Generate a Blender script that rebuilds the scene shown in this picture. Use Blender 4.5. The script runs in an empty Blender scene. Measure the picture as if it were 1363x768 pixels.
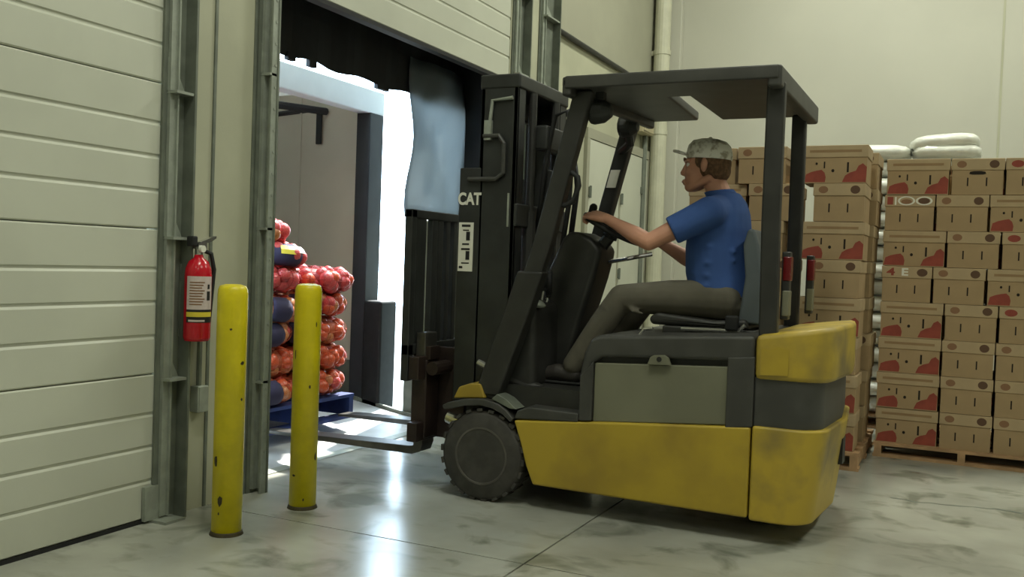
import bpy, bmesh, math, random
from mathutils import Vector, Matrix
C = bpy.context.scene.collection
S = bpy.context.scene
PI = math.pi

# ---------------------------------------------------------------- camera
cam_d = bpy.data.cameras.new('camera')
cam_d.sensor_fit = 'HORIZONTAL'
cam_d.sensor_width = 36.0
cam_d.lens = 36.0 * 1260.0 / 1363.0
cam_d.clip_start = 0.05
cam = bpy.data.objects.new('camera', cam_d)
C.objects.link(cam)
_yaw, _pit, _rol = math.radians(25.479), math.radians(1.582), math.radians(-2.06)
_f = Vector((-math.sin(_yaw) * math.cos(_pit), math.cos(_yaw) * math.cos(_pit), -math.sin(_pit)))
_r = Vector((math.cos(_yaw), math.sin(_yaw), 0))
_d = _f.cross(_r)
_r2 = math.cos(_rol) * _r + math.sin(_rol) * _d
_d2 = -math.sin(_rol) * _r + math.cos(_rol) * _d
cam.matrix_world = Matrix(((_r2.x, -_d2.x, -_f.x, 0), (_r2.y, -_d2.y, -_f.y, 0), (_r2.z, -_d2.z, -_f.z, 1.18), (0, 0, 0, 1)))
S.camera = cam

# ---------------------------------------------------------------- world, sun, lamps, exposure
S.view_settings.view_transform = 'Standard'
S.view_settings.look = 'None'
S.view_settings.gamma = 1.0
S.view_settings.use_curve_mapping = False
S.view_settings.exposure = 0.0
wd = bpy.data.worlds.new('sky')
S.world = wd
wd.use_nodes = True
bg = wd.node_tree.nodes['Background']
bg.inputs['Color'].default_value = (0.62, 0.82, 1.0, 1)
bg.inputs['Strength'].default_value = 12.0

def lamp_at(name, loc, sx, sy, power, col=(0.97, 1.0, 0.86), rot=(0, 0, 0)):
    d = bpy.data.lights.new(name, 'AREA')
    d.shape = 'RECTANGLE'; d.size = sx; d.size_y = sy; d.energy = power; d.color = col
    o = bpy.data.objects.new(name, d); C.objects.link(o); o.location = loc; o.rotation_euler = rot
    return o
sd = bpy.data.lights.new('sun', 'SUN')
sd.energy = 14.0; sd.angle = 0.02; sd.color = (1.0, 0.96, 0.88)
so = bpy.data.objects.new('sun', sd); C.objects.link(so)
so.rotation_euler = Vector((0.15, -0.80, -0.92)).to_track_quat('-Z', 'Y').to_euler()
so.location = (-6, 14, 8)
LAMPS = [(-0.9, 1.9, 95), (-0.9, 7.6, 138), (2.6, 1.9, 75), (2.6, 7.6, 115), (-0.9, -3.0, 35), (2.6, -3.0, 35)]
for (lx, ly, pw) in LAMPS:
    lamp_at('high_bay_light', (lx, ly, 5.55), 0.5, 1.5, pw)

# ---------------------------------------------------------------- materials
def mat(name, col, rough=0.6, metal=0.0, var=0.12, scale=6.0, col2=None, bump=0.0, bscale=40.0, spec=0.5, emis=None, trans=None, detail=5.0, lo=0.42, hi=0.62):
    m = bpy.data.materials.new(name); m.use_nodes = True
    nt = m.node_tree; b = nt.nodes['Principled BSDF']
    b.inputs['Roughness'].default_value = rough
    b.inputs['Metallic'].default_value = metal
    b.inputs['Specular IOR Level'].default_value = spec
    tc = nt.nodes.new('ShaderNodeTexCoord')
    nz = nt.nodes.new('ShaderNodeTexNoise'); nz.inputs['Scale'].default_value = scale; nz.inputs['Detail'].default_value = detail
    nt.links.new(tc.outputs['Object'], nz.inputs['Vector'])
    rp = nt.nodes.new('ShaderNodeValToRGB')
    c2 = col2 if col2 else tuple(c * (1 - var * 2) for c in col)
    rp.color_ramp.elements[0].color = (*c2, 1); rp.color_ramp.elements[1].color = (*col, 1)
    rp.color_ramp.elements[0].position = lo; rp.color_ramp.elements[1].position = hi
    nt.links.new(nz.outputs['Fac'], rp.inputs['Fac'])
    nt.links.new(rp.outputs['Color'], b.inputs['Base Color'])
    if bump:
        n2 = nt.nodes.new('ShaderNodeTexNoise'); n2.inputs['Scale'].default_value = bscale; n2.inputs['Detail'].default_value = 4
        nt.links.new(tc.outputs['Object'], n2.inputs['Vector'])
        bp = nt.nodes.new('ShaderNodeBump'); bp.inputs['Strength'].default_value = bump; bp.inputs['Distance'].default_value = 0.01
        nt.links.new(n2.outputs['Fac'], bp.inputs['Height'])
        nt.links.new(bp.outputs['Normal'], b.inputs['Normal'])
    if emis:
        b.inputs['Emission Color'].default_value = (*emis[0], 1); b.inputs['Emission Strength'].default_value = emis[1]
    if trans:
        b.inputs['Transmission Weight'].default_value = trans
    return m
def srgb(r, g, b):
    f = lambda c: ((c / 255 + 0.055) / 1.055) ** 2.4 if c > 10 else c / 255 / 12.92
    return (f(r), f(g), f(b))
M = {}
M['door'] = mat('door_white_paint', srgb(194, 196, 180), 0.45, var=0.03, scale=2.0)
M['wall'] = mat('jamb_cream_paint', srgb(176, 176, 152), 0.55, var=0.05, scale=2.5, bump=0.05)
M['wall_up'] = mat('upper_wall_beige', srgb(158, 157, 138), 0.7, var=0.04, scale=1.5)
M['back'] = mat('back_wall_white', srgb(188, 187, 173), 0.6, var=0.03, scale=0.8)
M['galv'] = mat('galvanised_steel', srgb(160, 166, 154), 0.5, 0.3, var=0.08, scale=16)
M['galvd'] = mat('dull_dark_steel', srgb(116, 122, 110), 0.5, 0.15, var=0.12, scale=9)
M['rubber'] = mat('black_rubber', srgb(26, 27, 27), 0.7, var=0.2, scale=20)
M['curtain'] = mat('black_shelter_fabric', srgb(30, 33, 36), 0.75, var=0.2, scale=4)
M['ceil'] = mat('ceiling_white', srgb(200, 200, 186), 0.8, var=0.03)
M['yellow'] = mat('bollard_yellow', srgb(226, 208, 22), 0.38, var=0.06, scale=12)
M['chip'] = mat('bare_dark_chip', srgb(60, 52, 20), 0.7, var=0.2, scale=40)
M['fl_yellow'] = mat('forklift_yellow', srgb(176, 151, 46), 0.45, var=0.1, scale=3.5, col2=srgb(154, 130, 46), lo=0.35, hi=0.6)
M['fl_yellow_worn'] = mat('forklift_yellow_worn', srgb(180, 154, 50), 0.5, scale=3.2, col2=srgb(106, 94, 62), lo=0.32, hi=0.56, detail=8)
M['fl_black'] = mat('forklift_black', srgb(46, 46, 43), 0.5, var=0.15, scale=8)
M['fl_grey'] = mat('forklift_charcoal', srgb(66, 66, 62), 0.5, var=0.12, scale=8)
M['fl_mast'] = mat('mast_black', srgb(44, 46, 44), 0.5, var=0.2, scale=6)
M['fl_brown'] = mat('carriage_brown', srgb(52, 40, 35), 0.5, 0.2, var=0.2, scale=8)
M['fork'] = mat('fork_steel', srgb(92, 90, 84), 0.4, 0.6, var=0.2, scale=8)
M['batt'] = mat('battery_grey_green', srgb(118, 118, 98), 0.55, var=0.08, scale=3)
M['chrome'] = mat('chrome', srgb(205, 205, 200), 0.2, 0.9, var=0.03)
M['tyre'] = mat('tyre_grey_black', srgb(66, 64, 59), 0.75, var=0.15, scale=14)
M['rim'] = mat('wheel_rim_grey', srgb(94, 91, 84), 0.55, 0.1, var=0.15, scale=12)
M['white'] = mat('white_sticker', srgb(225, 224, 210), 0.5, var=0.03)
M['ink'] = mat('black_ink', srgb(22, 22, 22), 0.6, var=0.05)
M['redlens'] = mat('red_lens', srgb(110, 22, 26), 0.25, var=0.1)
M['red'] = mat('extinguisher_red', srgb(196, 22, 40), 0.22, var=0.05)
M['labelx'] = mat('extinguisher_label', srgb(205, 190, 186), 0.5, var=0.05, scale=30)
M['lyellow'] = mat('label_yellow', srgb(220, 200, 60), 0.5, var=0.05)
M['card'] = mat('cardboard', srgb(168, 143, 106), 0.8, var=0.05, scale=5, bump=0.05)
M['cardlid'] = mat('cardboard_lid', srgb(178, 156, 121), 0.8, var=0.05, scale=5, bump=0.05)
M['pred'] = mat('print_red', srgb(148, 68, 52), 0.75, var=0.08, scale=14)
M['pdark'] = mat('print_dark', srgb(92, 66, 46), 0.75, var=0.06)
M['pfaint'] = mat('print_faint', srgb(140, 104, 74), 0.75, var=0.06)
M['pline'] = mat('print_line', srgb(150, 122, 86), 0.75, var=0.06)
M['hole'] = mat('dark_slot', srgb(34, 26, 18), 0.9, var=0.05)
M['wood'] = mat('pallet_wood', srgb(186, 150, 110), 0.75, var=0.15, scale=9)
M['blue_pal'] = mat('blue_pallet_paint', srgb(42, 62, 124), 0.6, var=0.2, scale=8)
M['plate'] = mat('sunlit_pale_plate', srgb(196, 200, 200), 0.45, 0.1, var=0.06, scale=7)  # pale colour stands in for the strong sunlight on the dock plate
M['film'] = mat('white_plastic_sack', srgb(228, 230, 220), 0.25, var=0.03, bump=1.0, bscale=12)
M['trailer'] = mat('trailer_lining_grey', srgb(196, 190, 172), 0.6, var=0.05, scale=1.5)
M['trailer_d'] = mat('trailer_dark_frame', srgb(46, 47, 50), 0.7, var=0.1)
M['trailer_w'] = mat('trailer_white_frame', srgb(236, 240, 244), 0.35, var=0.02)
M['trfloor'] = mat('trailer_floor', srgb(120, 112, 100), 0.6, var=0.15)
M['asphalt'] = mat('yard_concrete', srgb(170, 168, 160), 0.9, var=0.1)
M['shirt'] = mat('blue_knit', srgb(54, 86, 148), 0.85, var=0.06, scale=9, bump=0.12, bscale=14)
M['trouser'] = mat('olive_grey_trousers', srgb(92, 88, 76), 0.9, var=0.08, scale=9, bump=0.15, bscale=12)
M['skin'] = mat('skin', srgb(200, 146, 120), 0.55, var=0.06, scale=9)
M['hair'] = mat('brown_hair', srgb(112, 82, 56), 0.8, var=0.2, scale=60, bump=0.5, bscale=90)
M['cap'] = mat('pale_patterned_cap', srgb(226, 224, 214), 0.8, scale=26, col2=srgb(160, 152, 134), lo=0.38, hi=0.52)
M['shoe'] = mat('dark_shoe', srgb(48, 44, 40), 0.6, var=0.1)
M['eye'] = mat('eye_white', srgb(225, 220, 212), 0.3, var=0.02)
M['iris'] = mat('eye_dark', srgb(40, 28, 20), 0.2, var=0.02)
M['lip'] = mat('lip', srgb(180, 110, 98), 0.5, var=0.04)
M['onion'] = mat('red_orange_onion', srgb(212, 98, 56), 0.35, scale=9, col2=srgb(168, 54, 42), lo=0.3, hi=0.65)
M['onion2'] = mat('pink_red_onion', srgb(216, 92, 88), 0.35, scale=9, col2=srgb(170, 48, 60), lo=0.3, hi=0.65)
M['onion3'] = mat('tan_onion', srgb(196, 128, 78), 0.4, scale=9, col2=srgb(150, 80, 50), lo=0.3, hi=0.65)
M['net'] = mat('red_netting', srgb(150, 40, 40), 0.6, var=0.1)
M['netb'] = mat('orange_netting', srgb(176, 82, 44), 0.6, var=0.1)
M['navy'] = mat('navy_band', srgb(46, 42, 72), 0.8, var=0.1)
M['seat'] = mat('seat_vinyl_grey', srgb(88, 96, 100), 0.55, var=0.08)
M['cream'] = mat('cream_pipe', srgb(198, 197, 174), 0.5, var=0.05)
M['beige'] = mat('beige_box', srgb(176, 166, 134), 0.5, var=0.05)
M['tube'] = mat('lamp_tube', (1, 1, 0.9), 0.5, var=0.0, emis=((1, 0.97, 0.85), 6.0))
def flap_mat():
    m = mat('translucent_blue_curtain', srgb(132, 146, 154), 0.4, var=0.08, scale=3, bump=0.6, bscale=3)
    nt = m.node_tree; b = nt.nodes['Principled BSDF']
    tr = nt.nodes.new('ShaderNodeBsdfTranslucent'); tr.inputs['Color'].default_value = (0.40, 0.43, 0.44, 1)
    mx = nt.nodes.new('ShaderNodeMixShader'); mx.inputs[0].default_value = 0.5
    nt.links.new(b.outputs[0], mx.inputs[1]); nt.links.new(tr.outputs[0], mx.inputs[2])
    nt.links.new(mx.outputs[0], nt.nodes['Material Output'].inputs['Surface'])
    return m
M['flap'] = flap_mat()
def roof_mat():
    m = mat('translucent_fill_roof', srgb(214, 214, 206), 0.5, var=0.03)  # translucency added so sky light brightens the inside of the trailer
    nt = m.node_tree; b = nt.nodes['Principled BSDF']
    tr = nt.nodes.new('ShaderNodeBsdfTranslucent'); tr.inputs['Color'].default_value = (0.75, 0.74, 0.70, 1)
    mx = nt.nodes.new('ShaderNodeMixShader'); mx.inputs[0].default_value = 0.22
    nt.links.new(b.outputs[0], mx.inputs[1]); nt.links.new(tr.outputs[0], mx.inputs[2])
    nt.links.new(mx.outputs[0], nt.nodes['Material Output'].inputs['Surface'])
    return m
M['troof'] = roof_mat()
def floor_mat():
    m = bpy.data.materials.new('sealed_concrete'); m.use_nodes = True
    nt = m.node_tree; b = nt.nodes['Principled BSDF']; L = nt.links.new
    tc = nt.nodes.new('ShaderNodeTexCoord')
    def nz(s, d, dist=0.0):
        n = nt.nodes.new('ShaderNodeTexNoise'); n.inputs['Scale'].default_value = s; n.inputs['Detail'].default_value = d
        n.inputs['Distortion'].default_value = dist; L(tc.outputs['Object'], n.inputs['Vector']); return n
    def ramp(src, a, ca, z, cz):
        r = nt.nodes.new('ShaderNodeValToRGB'); e = r.color_ramp.elements
        e[0].position = a; e[0].color = (*ca, 1); e[1].position = z; e[1].color = (*cz, 1); L(src, r.inputs['Fac']); return r
    base = ramp(nz(1.3, 6).outputs['Fac'], 0.35, srgb(148, 149, 139), 0.65, srgb(182, 183, 171))
    scuff = ramp(nz(3.2, 9, 0.6).outputs['Fac'], 0.33, (0.42, 0.44, 0.40), 0.45, (1, 1, 1))
    mp = nt.nodes.new('ShaderNodeMapping'); mp.inputs['Scale'].default_value = (1.4, 3.0, 1); mp.inputs['Rotation'].default_value = (0, 0, 0.35)
    L(tc.outputs['Object'], mp.inputs['Vector'])
    sn = nt.nodes.new('ShaderNodeTexNoise'); sn.inputs['Scale'].default_value = 2.2; sn.inputs['Detail'].default_value = 8; L(mp.outputs[0], sn.inputs['Vector'])
    streak = ramp(sn.outputs['Fac'], 0.28, (0.6, 0.61, 0.58), 0.42, (1, 1, 1))
    a = nt.nodes.new('ShaderNodeMixRGB'); a.blend_type = 'MULTIPLY'; a.inputs[0].default_value = 0.8
    L(base.outputs[0], a.inputs[1]); L(scuff.outputs[0], a.inputs[2])
    c = nt.nodes.new('ShaderNodeMixRGB'); c.blend_type = 'MULTIPLY'; c.inputs[0].default_value = 0.8
    L(a.outputs[0], c.inputs[1]); L(streak.outputs[0], c.inputs[2])
    L(c.outputs[0], b.inputs['Base Color'])
    rr = nt.nodes.new('ShaderNodeMapRange'); rr.inputs['To Min'].default_value = 0.12; rr.inputs['To Max'].default_value = 0.30
    L(nz(2.0, 5).outputs['Fac'], rr.inputs['Value']); L(rr.outputs[0], b.inputs['Roughness'])
    return m
M['floor'] = floor_mat()

# ---------------------------------------------------------------- mesh helpers
class MB:
    def __init__(s): s.b = bmesh.new()
    def box(s, x0, x1, y0, y1, z0, z1):
        v = [s.b.verts.new(p) for p in ((x0,y0,z0),(x1,y0,z0),(x1,y1,z0),(x0,y1,z0),(x0,y0,z1),(x1,y0,z1),(x1,y1,z1),(x0,y1,z1))]
        for q in ((3,2,1,0),(4,5,6,7),(0,1,5,4),(1,2,6,5),(2,3,7,6),(3,0,4,7)): s.b.faces.new([v[i] for i in q])
        return s
    def prism(s, pts, ax, a, b):
        f = {'x': lambda p, t: (t, p[0], p[1]), 'y': lambda p, t: (p[0], t, p[1]), 'z': lambda p, t: (p[0], p[1], t)}[ax]
        A = [s.b.verts.new(f(p, a)) for p in pts]; B = [s.b.verts.new(f(p, b)) for p in pts]
        n = len(pts); s.b.faces.new(A); s.b.faces.new(B[::-1])
        for i in range(n): s.b.faces.new((A[i], B[i], B[(i+1) % n], A[(i+1) % n]))
        return s
    def loft(s, rings, cap=True, closed=True):
        R = [[s.b.verts.new(p) for p in r] for r in rings]; n = len(R[0])
        for i in range(len(R)-1):
            for j in range(n if closed else n-1):
                s.b.faces.new((R[i][j], R[i][(j+1) % n], R[i+1][(j+1) % n], R[i+1][j]))
        if cap and closed: s.b.faces.new(R[0][::-1]); s.b.faces.new(R[-1])
        return s
    def tube(s, pts, rad, n=10, ball=False):
        pts = [Vector(p) for p in pts]; rads = rad if isinstance(rad, (list, tuple)) else [rad]*len(pts)
        rings = []; up = None
        for i, p in enumerate(pts):
            t = (pts[min(i+1, len(pts)-1)] - pts[max(i-1, 0)]).normalized()
            if up is None: up = t.orthogonal().normalized()
            u = (up - t*up.dot(t)).normalized(); up = u; w = t.cross(u)
            rings.append([p + rads[i]*(math.cos(2*PI*k/n)*u + math.sin(2*PI*k/n)*w) for k in range(n)])
        s.loft(rings)
        if ball:
            for p, r in zip(pts, rads): s.ell(p, (r, r, r), n, max(4, n//2+1))
        return s
    def ell(s, c, r, nu=14, nv=9, rot=None):
        Mx = Matrix.Translation(Vector(c)) @ (rot.to_4x4() if rot else Matrix()) @ Matrix.Diagonal((*r, 1))
        bmesh.ops.create_uvsphere(s.b, u_segments=nu, v_segments=nv, radius=1.0, matrix=Mx)
        return s
    def cyl(s, p0, p1, r, n=20): return s.tube([p0, p1], r, n)
    def lathe(s, prof, c=(0,0,0), ax='z', n=24):
        rings = []
        for r, h in prof:
            rr = max(r, 1e-4)
            ring = []
            for k in range(n):
                a = 2*PI*k/n; u, v = rr*math.cos(a), rr*math.sin(a)
                q = {'z': (u, v, h), 'y': (u, h, -v), 'x': (h, u, v)}[ax]
                ring.append((c[0]+q[0], c[1]+q[1], c[2]+q[2]))
            rings.append(ring)
        return s.loft(rings)
def wloc(o):
    v = Vector((0,0,0))
    while o: v += o.location; o = o.parent
    return v
def obj(name, mb, m, parent=None, bevel=0.0, smooth=False, seg=2, local=False, bang=0.6):
    b = mb.b if isinstance(mb, MB) else mb
    bmesh.ops.recalc_face_normals(b, faces=b.faces)
    if parent and not local: bmesh.ops.translate(b, verts=b.verts, vec=-wloc(parent))
    me = bpy.data.meshes.new(name); b.to_mesh(me); b.free()
    o = bpy.data.objects.new(name, me); C.objects.link(o)
    me.materials.append(M[m] if isinstance(m, str) else m)
    if parent: o.parent = parent
    if smooth:
        for p in me.polygons: p.use_smooth = True
    if bevel:
        md = o.modifiers.new('bevel', 'BEVEL'); md.width = bevel; md.segments = seg; md.limit_method = 'ANGLE'; md.angle_limit = bang
        for p in me.polygons: p.use_smooth = True
        wn = o.modifiers.new('normals', 'WEIGHTED_NORMAL'); wn.keep_sharp = True
    return o
def tag(o, label=None, cat=None, group=None, kind=None):
    if label: o['label'] = label
    if cat: o['category'] = cat
    if group: o['group'] = group
    if kind: o['kind'] = kind
    return o
def thing(name, label, cat, loc=(0,0,0), group=None):
    o = bpy.data.objects.new(name, None); C.objects.link(o); o.location = loc; o.empty_display_size = 0.1
    return tag(o, label, cat, group)
def struct(name, mb, m, parent=None, **k):
    o = obj(name, mb, m, parent, **k)
    if not parent: o['kind'] = 'structure'
    return o
def box(*a): return MB().box(*a)
def dup(root, loc, rotz=0.0):
    r = root.copy(); C.objects.link(r); r.location = loc; r.rotation_euler = (0, 0, rotz)
    for ch in list(root.children):
        c = ch.copy(); C.objects.link(c); c.parent = r
        for g in list(ch.children):
            d = g.copy(); C.objects.link(d); d.parent = c
    return r
def text_mesh(txt, size, loc, parent, m, name, rot=(PI/2, 0, 0), extrude=0.001, sx=1.0, bold=0.0):
    cu = bpy.data.curves.new(name, 'FONT'); cu.body = txt; cu.size = size; cu.extrude = extrude; cu.offset = bold
    cu.align_x = 'CENTER'; cu.align_y = 'CENTER'
    t = bpy.data.objects.new(name, cu); C.objects.link(t)
    dg = bpy.context.evaluated_depsgraph_get(); me = bpy.data.meshes.new_from_object(t.evaluated_get(dg))
    bpy.data.objects.remove(t); bpy.data.curves.remove(cu)
    from mathutils import Euler
    me.transform(Matrix.Translation(Vector(loc)) @ Euler(rot).to_matrix().to_4x4() @ Matrix.Diagonal((sx, 1, 1, 1)))
    me.materials.clear(); me.materials.append(M[m])
    o = bpy.data.objects.new(name, me); C.objects.link(o)
    if parent: o.parent = parent
    return o

# ================================================================ THE ROOM
XW = -3.137          # face of the dock wall
YB = 10.07           # face of the back wall
XR, YF, ZC = 6.5, -6.0, 6.2
fl = struct('floor', box(XW - 0.21, XR, YF, YB, -0.14, -0.012), 'hole')
jx = [XW - 0.21, -1.507, 1.9, 5.2, XR]; jy = [YF, -3.0, 0.2, 3.36, 6.75, YB]
for i in range(len(jx) - 1):
    for j in range(len(jy) - 1):
        g = 0.004
        obj('slab', box(jx[i] + g, jx[i+1] - g, jy[j] + g, jy[j+1] - g, -0.10, 0.0), 'floor', fl)
ck = MB(); rc_ = random.Random(3); px_ = []
for k in range(26):
    px_.append((-0.30 + 0.95 * k / 25, 5.42 - 0.03 * math.sin(k * 0.35) + rc_.uniform(-0.018, 0.018), rc_.uniform(0.004, 0.018)))
ck.prism([(x, y + w_) for x, y, w_ in px_] + [(x, y - w_ * 0.6) for x, y, w_ in px_[::-1]], 'z', -0.001, 0.0008)
obj('crack', ck, 'galvd', fl)
struct('ceiling', box(XW - 0.3, XR + 0.2, YF - 0.2, YB + 0.2, ZC, ZC + 0.15), 'ceil')
bw = struct('wall_back', box(XW - 0.3, XR + 0.2, YB, YB + 0.2, -0.2, ZC), 'back')
obj('seam', box(0.225, 0.245, YB - 0.004, YB, 0, ZC), 'wall', bw)
struct('wall_right', box(XR, XR + 0.2, YF, YB, -0.2, ZC), 'back')
struct('wall_front', box(XW - 0.3, XR + 0.2, YF - 0.2, YF, -0.2, ZC), 'back')
# dock wall: jambs between the doors and the wall above them
D2 = (0.30, 3.03); D1 = (3.70, 6.40); D3H = 3.10
XI = XW - 0.22
w = MB()
w.box(XI, XW, YF, D2[0] - 0.05, -0.2, ZC)
w.box(XI, XW, D2[1] + 0.02, D1[0], -0.2, ZC)
w.box(XI, XW, D1[1], 7.18, -0.2, ZC)
w.box(XI, XW, D2[0] - 0.05, D2[1] + 0.02, 3.2, ZC)
w.box(XI, XW, D1[0], D1[1], 4.6, ZC)
w.box(XI, XW, 7.18, YB, -0.2, 3.10)
wl = struct('wall_left', w, 'wall')
obj('upper_panel', box(XI, XW + 0.004, 7.18, YB, 3.10, ZC), 'wall_up', wl)
# closed sectional door, and the raised one
PITCH = 0.626
def section(parent, y0, y1, z0, xf):
    h = PITCH - 0.004
    pts = [(xf - 0.05, z0), (xf - 0.006, z0), (xf, z0 + 0.006)]
    for g in (0.165, 0.312, 0.455):
        pts += [(xf, z0 + g - 0.016), (xf - 0.006, z0 + g - 0.006), (xf - 0.006, z0 + g + 0.002), (xf, z0 + g + 0.008)]
    pts += [(xf, z0 + h - 0.006), (xf - 0.006, z0 + h), (xf - 0.05, z0 + h)]
    return obj('panel', MB().prism(pts, 'y', y0, y1), 'door', parent)
d2 = struct('door_2', box(XW - 0.12, XW - 0.065, D2[0], D2[1] - 0.01, 0.012, 3.2), 'door')
for k in range(6): section(d2, D2[0], D2[1], 0.018 + k * PITCH if k < 5 else 0.018 + 4.99 * PITCH, XW - 0.004)
obj('bottom_seal', box(XW - 0.06, XW - 0.002, D2[0], D2[1], 0.0, 0.017), 'rubber', d2)
d1 = struct('door_1', box(XW - 0.12, XW - 0.065, D1[0], D1[1], 2.56, 4.6), 'door')
for k in range(3): section(d1, D1[0] + 0.0, D1[1], 2.545 + k * PITCH, XW - 0.004)
obj('bottom_seal', box(XW - 0.06, XW - 0.002, D1[0], D1[1], 2.522, 2.545), 'rubber', d1)
# vertical door tracks with brackets
def track(name, y0, y1, m, z1=4.4, brackets=(), side=1):
    mb = MB().box(XW, XW + 0.012, y0, y1, 0.0, z1)
    mb.box(XW + 0.012, XW + 0.075, y0 if side < 0 else y1 - 0.012, (y0 + 0.012) if side < 0 else y1, 0.0, z1)
    t = struct(name, mb, m)
    yc0, yc1 = (y0 + 0.02, y1 - 0.015)
    rail = MB().box(XW + 0.013, XW + 0.03, yc0 + 0.002, yc0 + 0.042, 0.02, z1)
    rail.box(XW + 0.03, XW + 0.042, yc0 + 0.034, yc0 + 0.042, 0.02, z1)
    obj('rail', rail, 'galv', t)
    for z in brackets:
        b = MB().prism([(yc0, z), (yc1, z), (yc1, z + 0.012), (yc0 + 0.02, z + 0.15), (yc0, z + 0.15)], 'x', XW + 0.012, XW + 0.018)
        b.box(XW + 0.012, XW + 0.07, yc0, yc1, z - 0.006, z + 0.006)
        b.cyl((XW + 0.018, yc0 + 0.03, z + 0.04), (XW + 0.028, yc0 + 0.03, z + 0.04), 0.010, 8)
        obj('bracket', b, 'galv', t)
    return t
t1 = track('trim_1', 3.022, 3.155, 'galvd', brackets=(1.86, 1.232, 0.618))
obj('foot_plate', box(XW + 0.002, XW + 0.10, 3.01, 3.12, 0.0, 0.012).box(XW + 0.002, XW + 0.02, 2.97, 3.06, 0.012, 0.16), 'galv', t1)
t2 = track('trim_2', 3.615, 3.698, 'galvd', brackets=(2.05, 1.30, 0.55), side=1)
tg = MB().box(XW + 0.06, XW + 0.07, 3.648, 3.698, 0, 4.4)
for k in range(40): tg.cyl((XW + 0.07, 3.673, 0.1 + k * 0.105), (XW + 0.073, 3.673, 0.1 + k * 0.105), 0.008, 6)
obj('angle', tg, 'galv', t2)
track('trim_3', 6.42, 6.62, 'galvd', brackets=(2.6, 3.2), side=1)
track('trim_4', 6.90, 7.18, 'galvd', brackets=(2.55, 3.15), side=1)
struct('trim_5', MB().box(XW, XW + 0.008, 3.328, 3.344, 0.0, 4.6), 'galvd')
struct('trim_6', MB().box(XW, XW + 0.006, 3.158, 3.168, 0.0, 4.6).box(XW, XW + 0.006, 3.595, 3.612, 0, 4.6), 'galvd')
struct('trim_7', MB().tube([(XW + 0.03, 7.2, 3.11), (XW + 0.03, 9.6, 3.09)], 0.022, 8), 'fl_black')
# pilaster and pipes in the far corner
struct('trim_8', MB().box(-3.09, -2.85, YB - 0.10, YB, 0, ZC), 'back', bevel=0.01)
pp = thing('corner_pipe', 'cream vertical pipe running up the far corner of the dock wall', 'pipe', (-3.02, 9.86, 0))
obj('pipe', MB().cyl((-3.02, 9.86, 0), (-3.02, 9.86, ZC), 0.085, 18), 'cream', pp, smooth=False)
for z in (0.9, 2.6, 3.45, 4.8): obj('clamp', MB().cyl((-3.02, 9.86, z), (-3.02, 9.86, z + 0.05), 0.092, 18).box(XW + 0.006, -3.02, 9.84, 9.88, z, z + 0.05), 'cream', pp)
# personnel door in the dock wall
d3 = struct('door_3', box(XW - 0.01, XW + 0.012, 8.02, 9.80, 0.01, 2.33), 'door')
obj('frame', MB().box(XW, XW + 0.035, 7.98, 8.05, 0, 2.329).box(XW, XW + 0.035, 7.98, 9.86, 2.33, 2.42).box(XW, XW + 0.035, 9.79, 9.86, 0, 2.329), 'wall_up', d3)
for (a, b) in ((8.055, 8.915), (8.925, 9.785)): obj('leaf', box(XW + 0.01, XW + 0.028, a, b, 0.015, 2.325), 'door', d3, bevel=0.004)
obj('meeting_strip', box(XW + 0.026, XW + 0.034, 8.90, 8.94, 0.02, 2.32), 'wall_up', d3)
for y, z in ((8.06, 1.84), (8.06, 1.05), (8.94, 1.84), (8.94, 1.10)):
    obj('hinge', box(XW + 0.026, XW + 0.05, y - 0.02, y + 0.03, z - 0.04, z + 0.05).cyl((XW + 0.05, y, z - 0.05), (XW + 0.05, y, z + 0.06), 0.012, 8), 'galvd', d3)
jb = thing('junction_box', 'beige electrical box on the dock wall near the far corner', 'electrical box', (XW + 0.01, 9.5, 2.6))
obj('case', box(XW + 0.006, XW + 0.12, 9.30, 9.66, 2.56, 2.80), 'beige', jb, bevel=0.01)
obj('cover', box(XW + 0.12, XW + 0.128, 9.32, 9.64, 2.58, 2.78), 'beige', jb)
obj('conduit', MB().tube([(XW + 0.04, 9.62, 2.57), (XW + 0.04, 9.62, 0.3)], 0.028, 8).box(XW + 0.006, XW + 0.05, 9.57, 9.67, 1.95, 2.02), 'galvd', jb)
ob = thing('outlet_box', 'small grey outlet box low on the jamb behind the nearer bollard', 'electrical box', (XW, 3.27, 0.5))
obj('case', box(XW, XW + 0.05, 3.235, 3.30, 0.45, 0.57), 'galv', ob, bevel=0.005)
obj('cover', box(XW + 0.05, XW + 0.054, 3.24, 3.295, 0.455, 0.565), 'galv', ob)
obj('conduit', MB().cyl((XW + 0.02, 3.268, 0.57), (XW + 0.02, 3.268, 0.80), 0.012, 8), 'galvd', ob)
# lamps in their housings (above the frame)
for i, (lx, ly, pw) in enumerate(LAMPS):
    h = thing('ceiling_light', 'long white ceiling light fixture hung ' + ['over the left dock door', 'over the boxes by the back wall', 'right of the camera', 'over the right end of the back wall', 'behind the camera on the left', 'behind the camera on the right'][i], 'ceiling light', (lx, ly, ZC), 'ceiling lights')
    obj('housing', MB().prism([(lx - 0.3, 5.66), (lx - 0.2, 5.78), (lx + 0.2, 5.78), (lx + 0.3, 5.66)], 'y', ly - 0.8, ly + 0.8), 'white', h)
    for dx in (-0.15, 0.15): obj('tube', MB().cyl((lx + dx, ly - 0.75, 5.63), (lx + dx, ly + 0.75, 5.63), 0.02, 8), 'tube', h)
    for dy in (-0.6, 0.6): obj('hanger', MB().cyl((lx, ly + dy, 5.77), (lx, ly + dy, ZC), 0.008, 6), 'galv', h)

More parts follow.
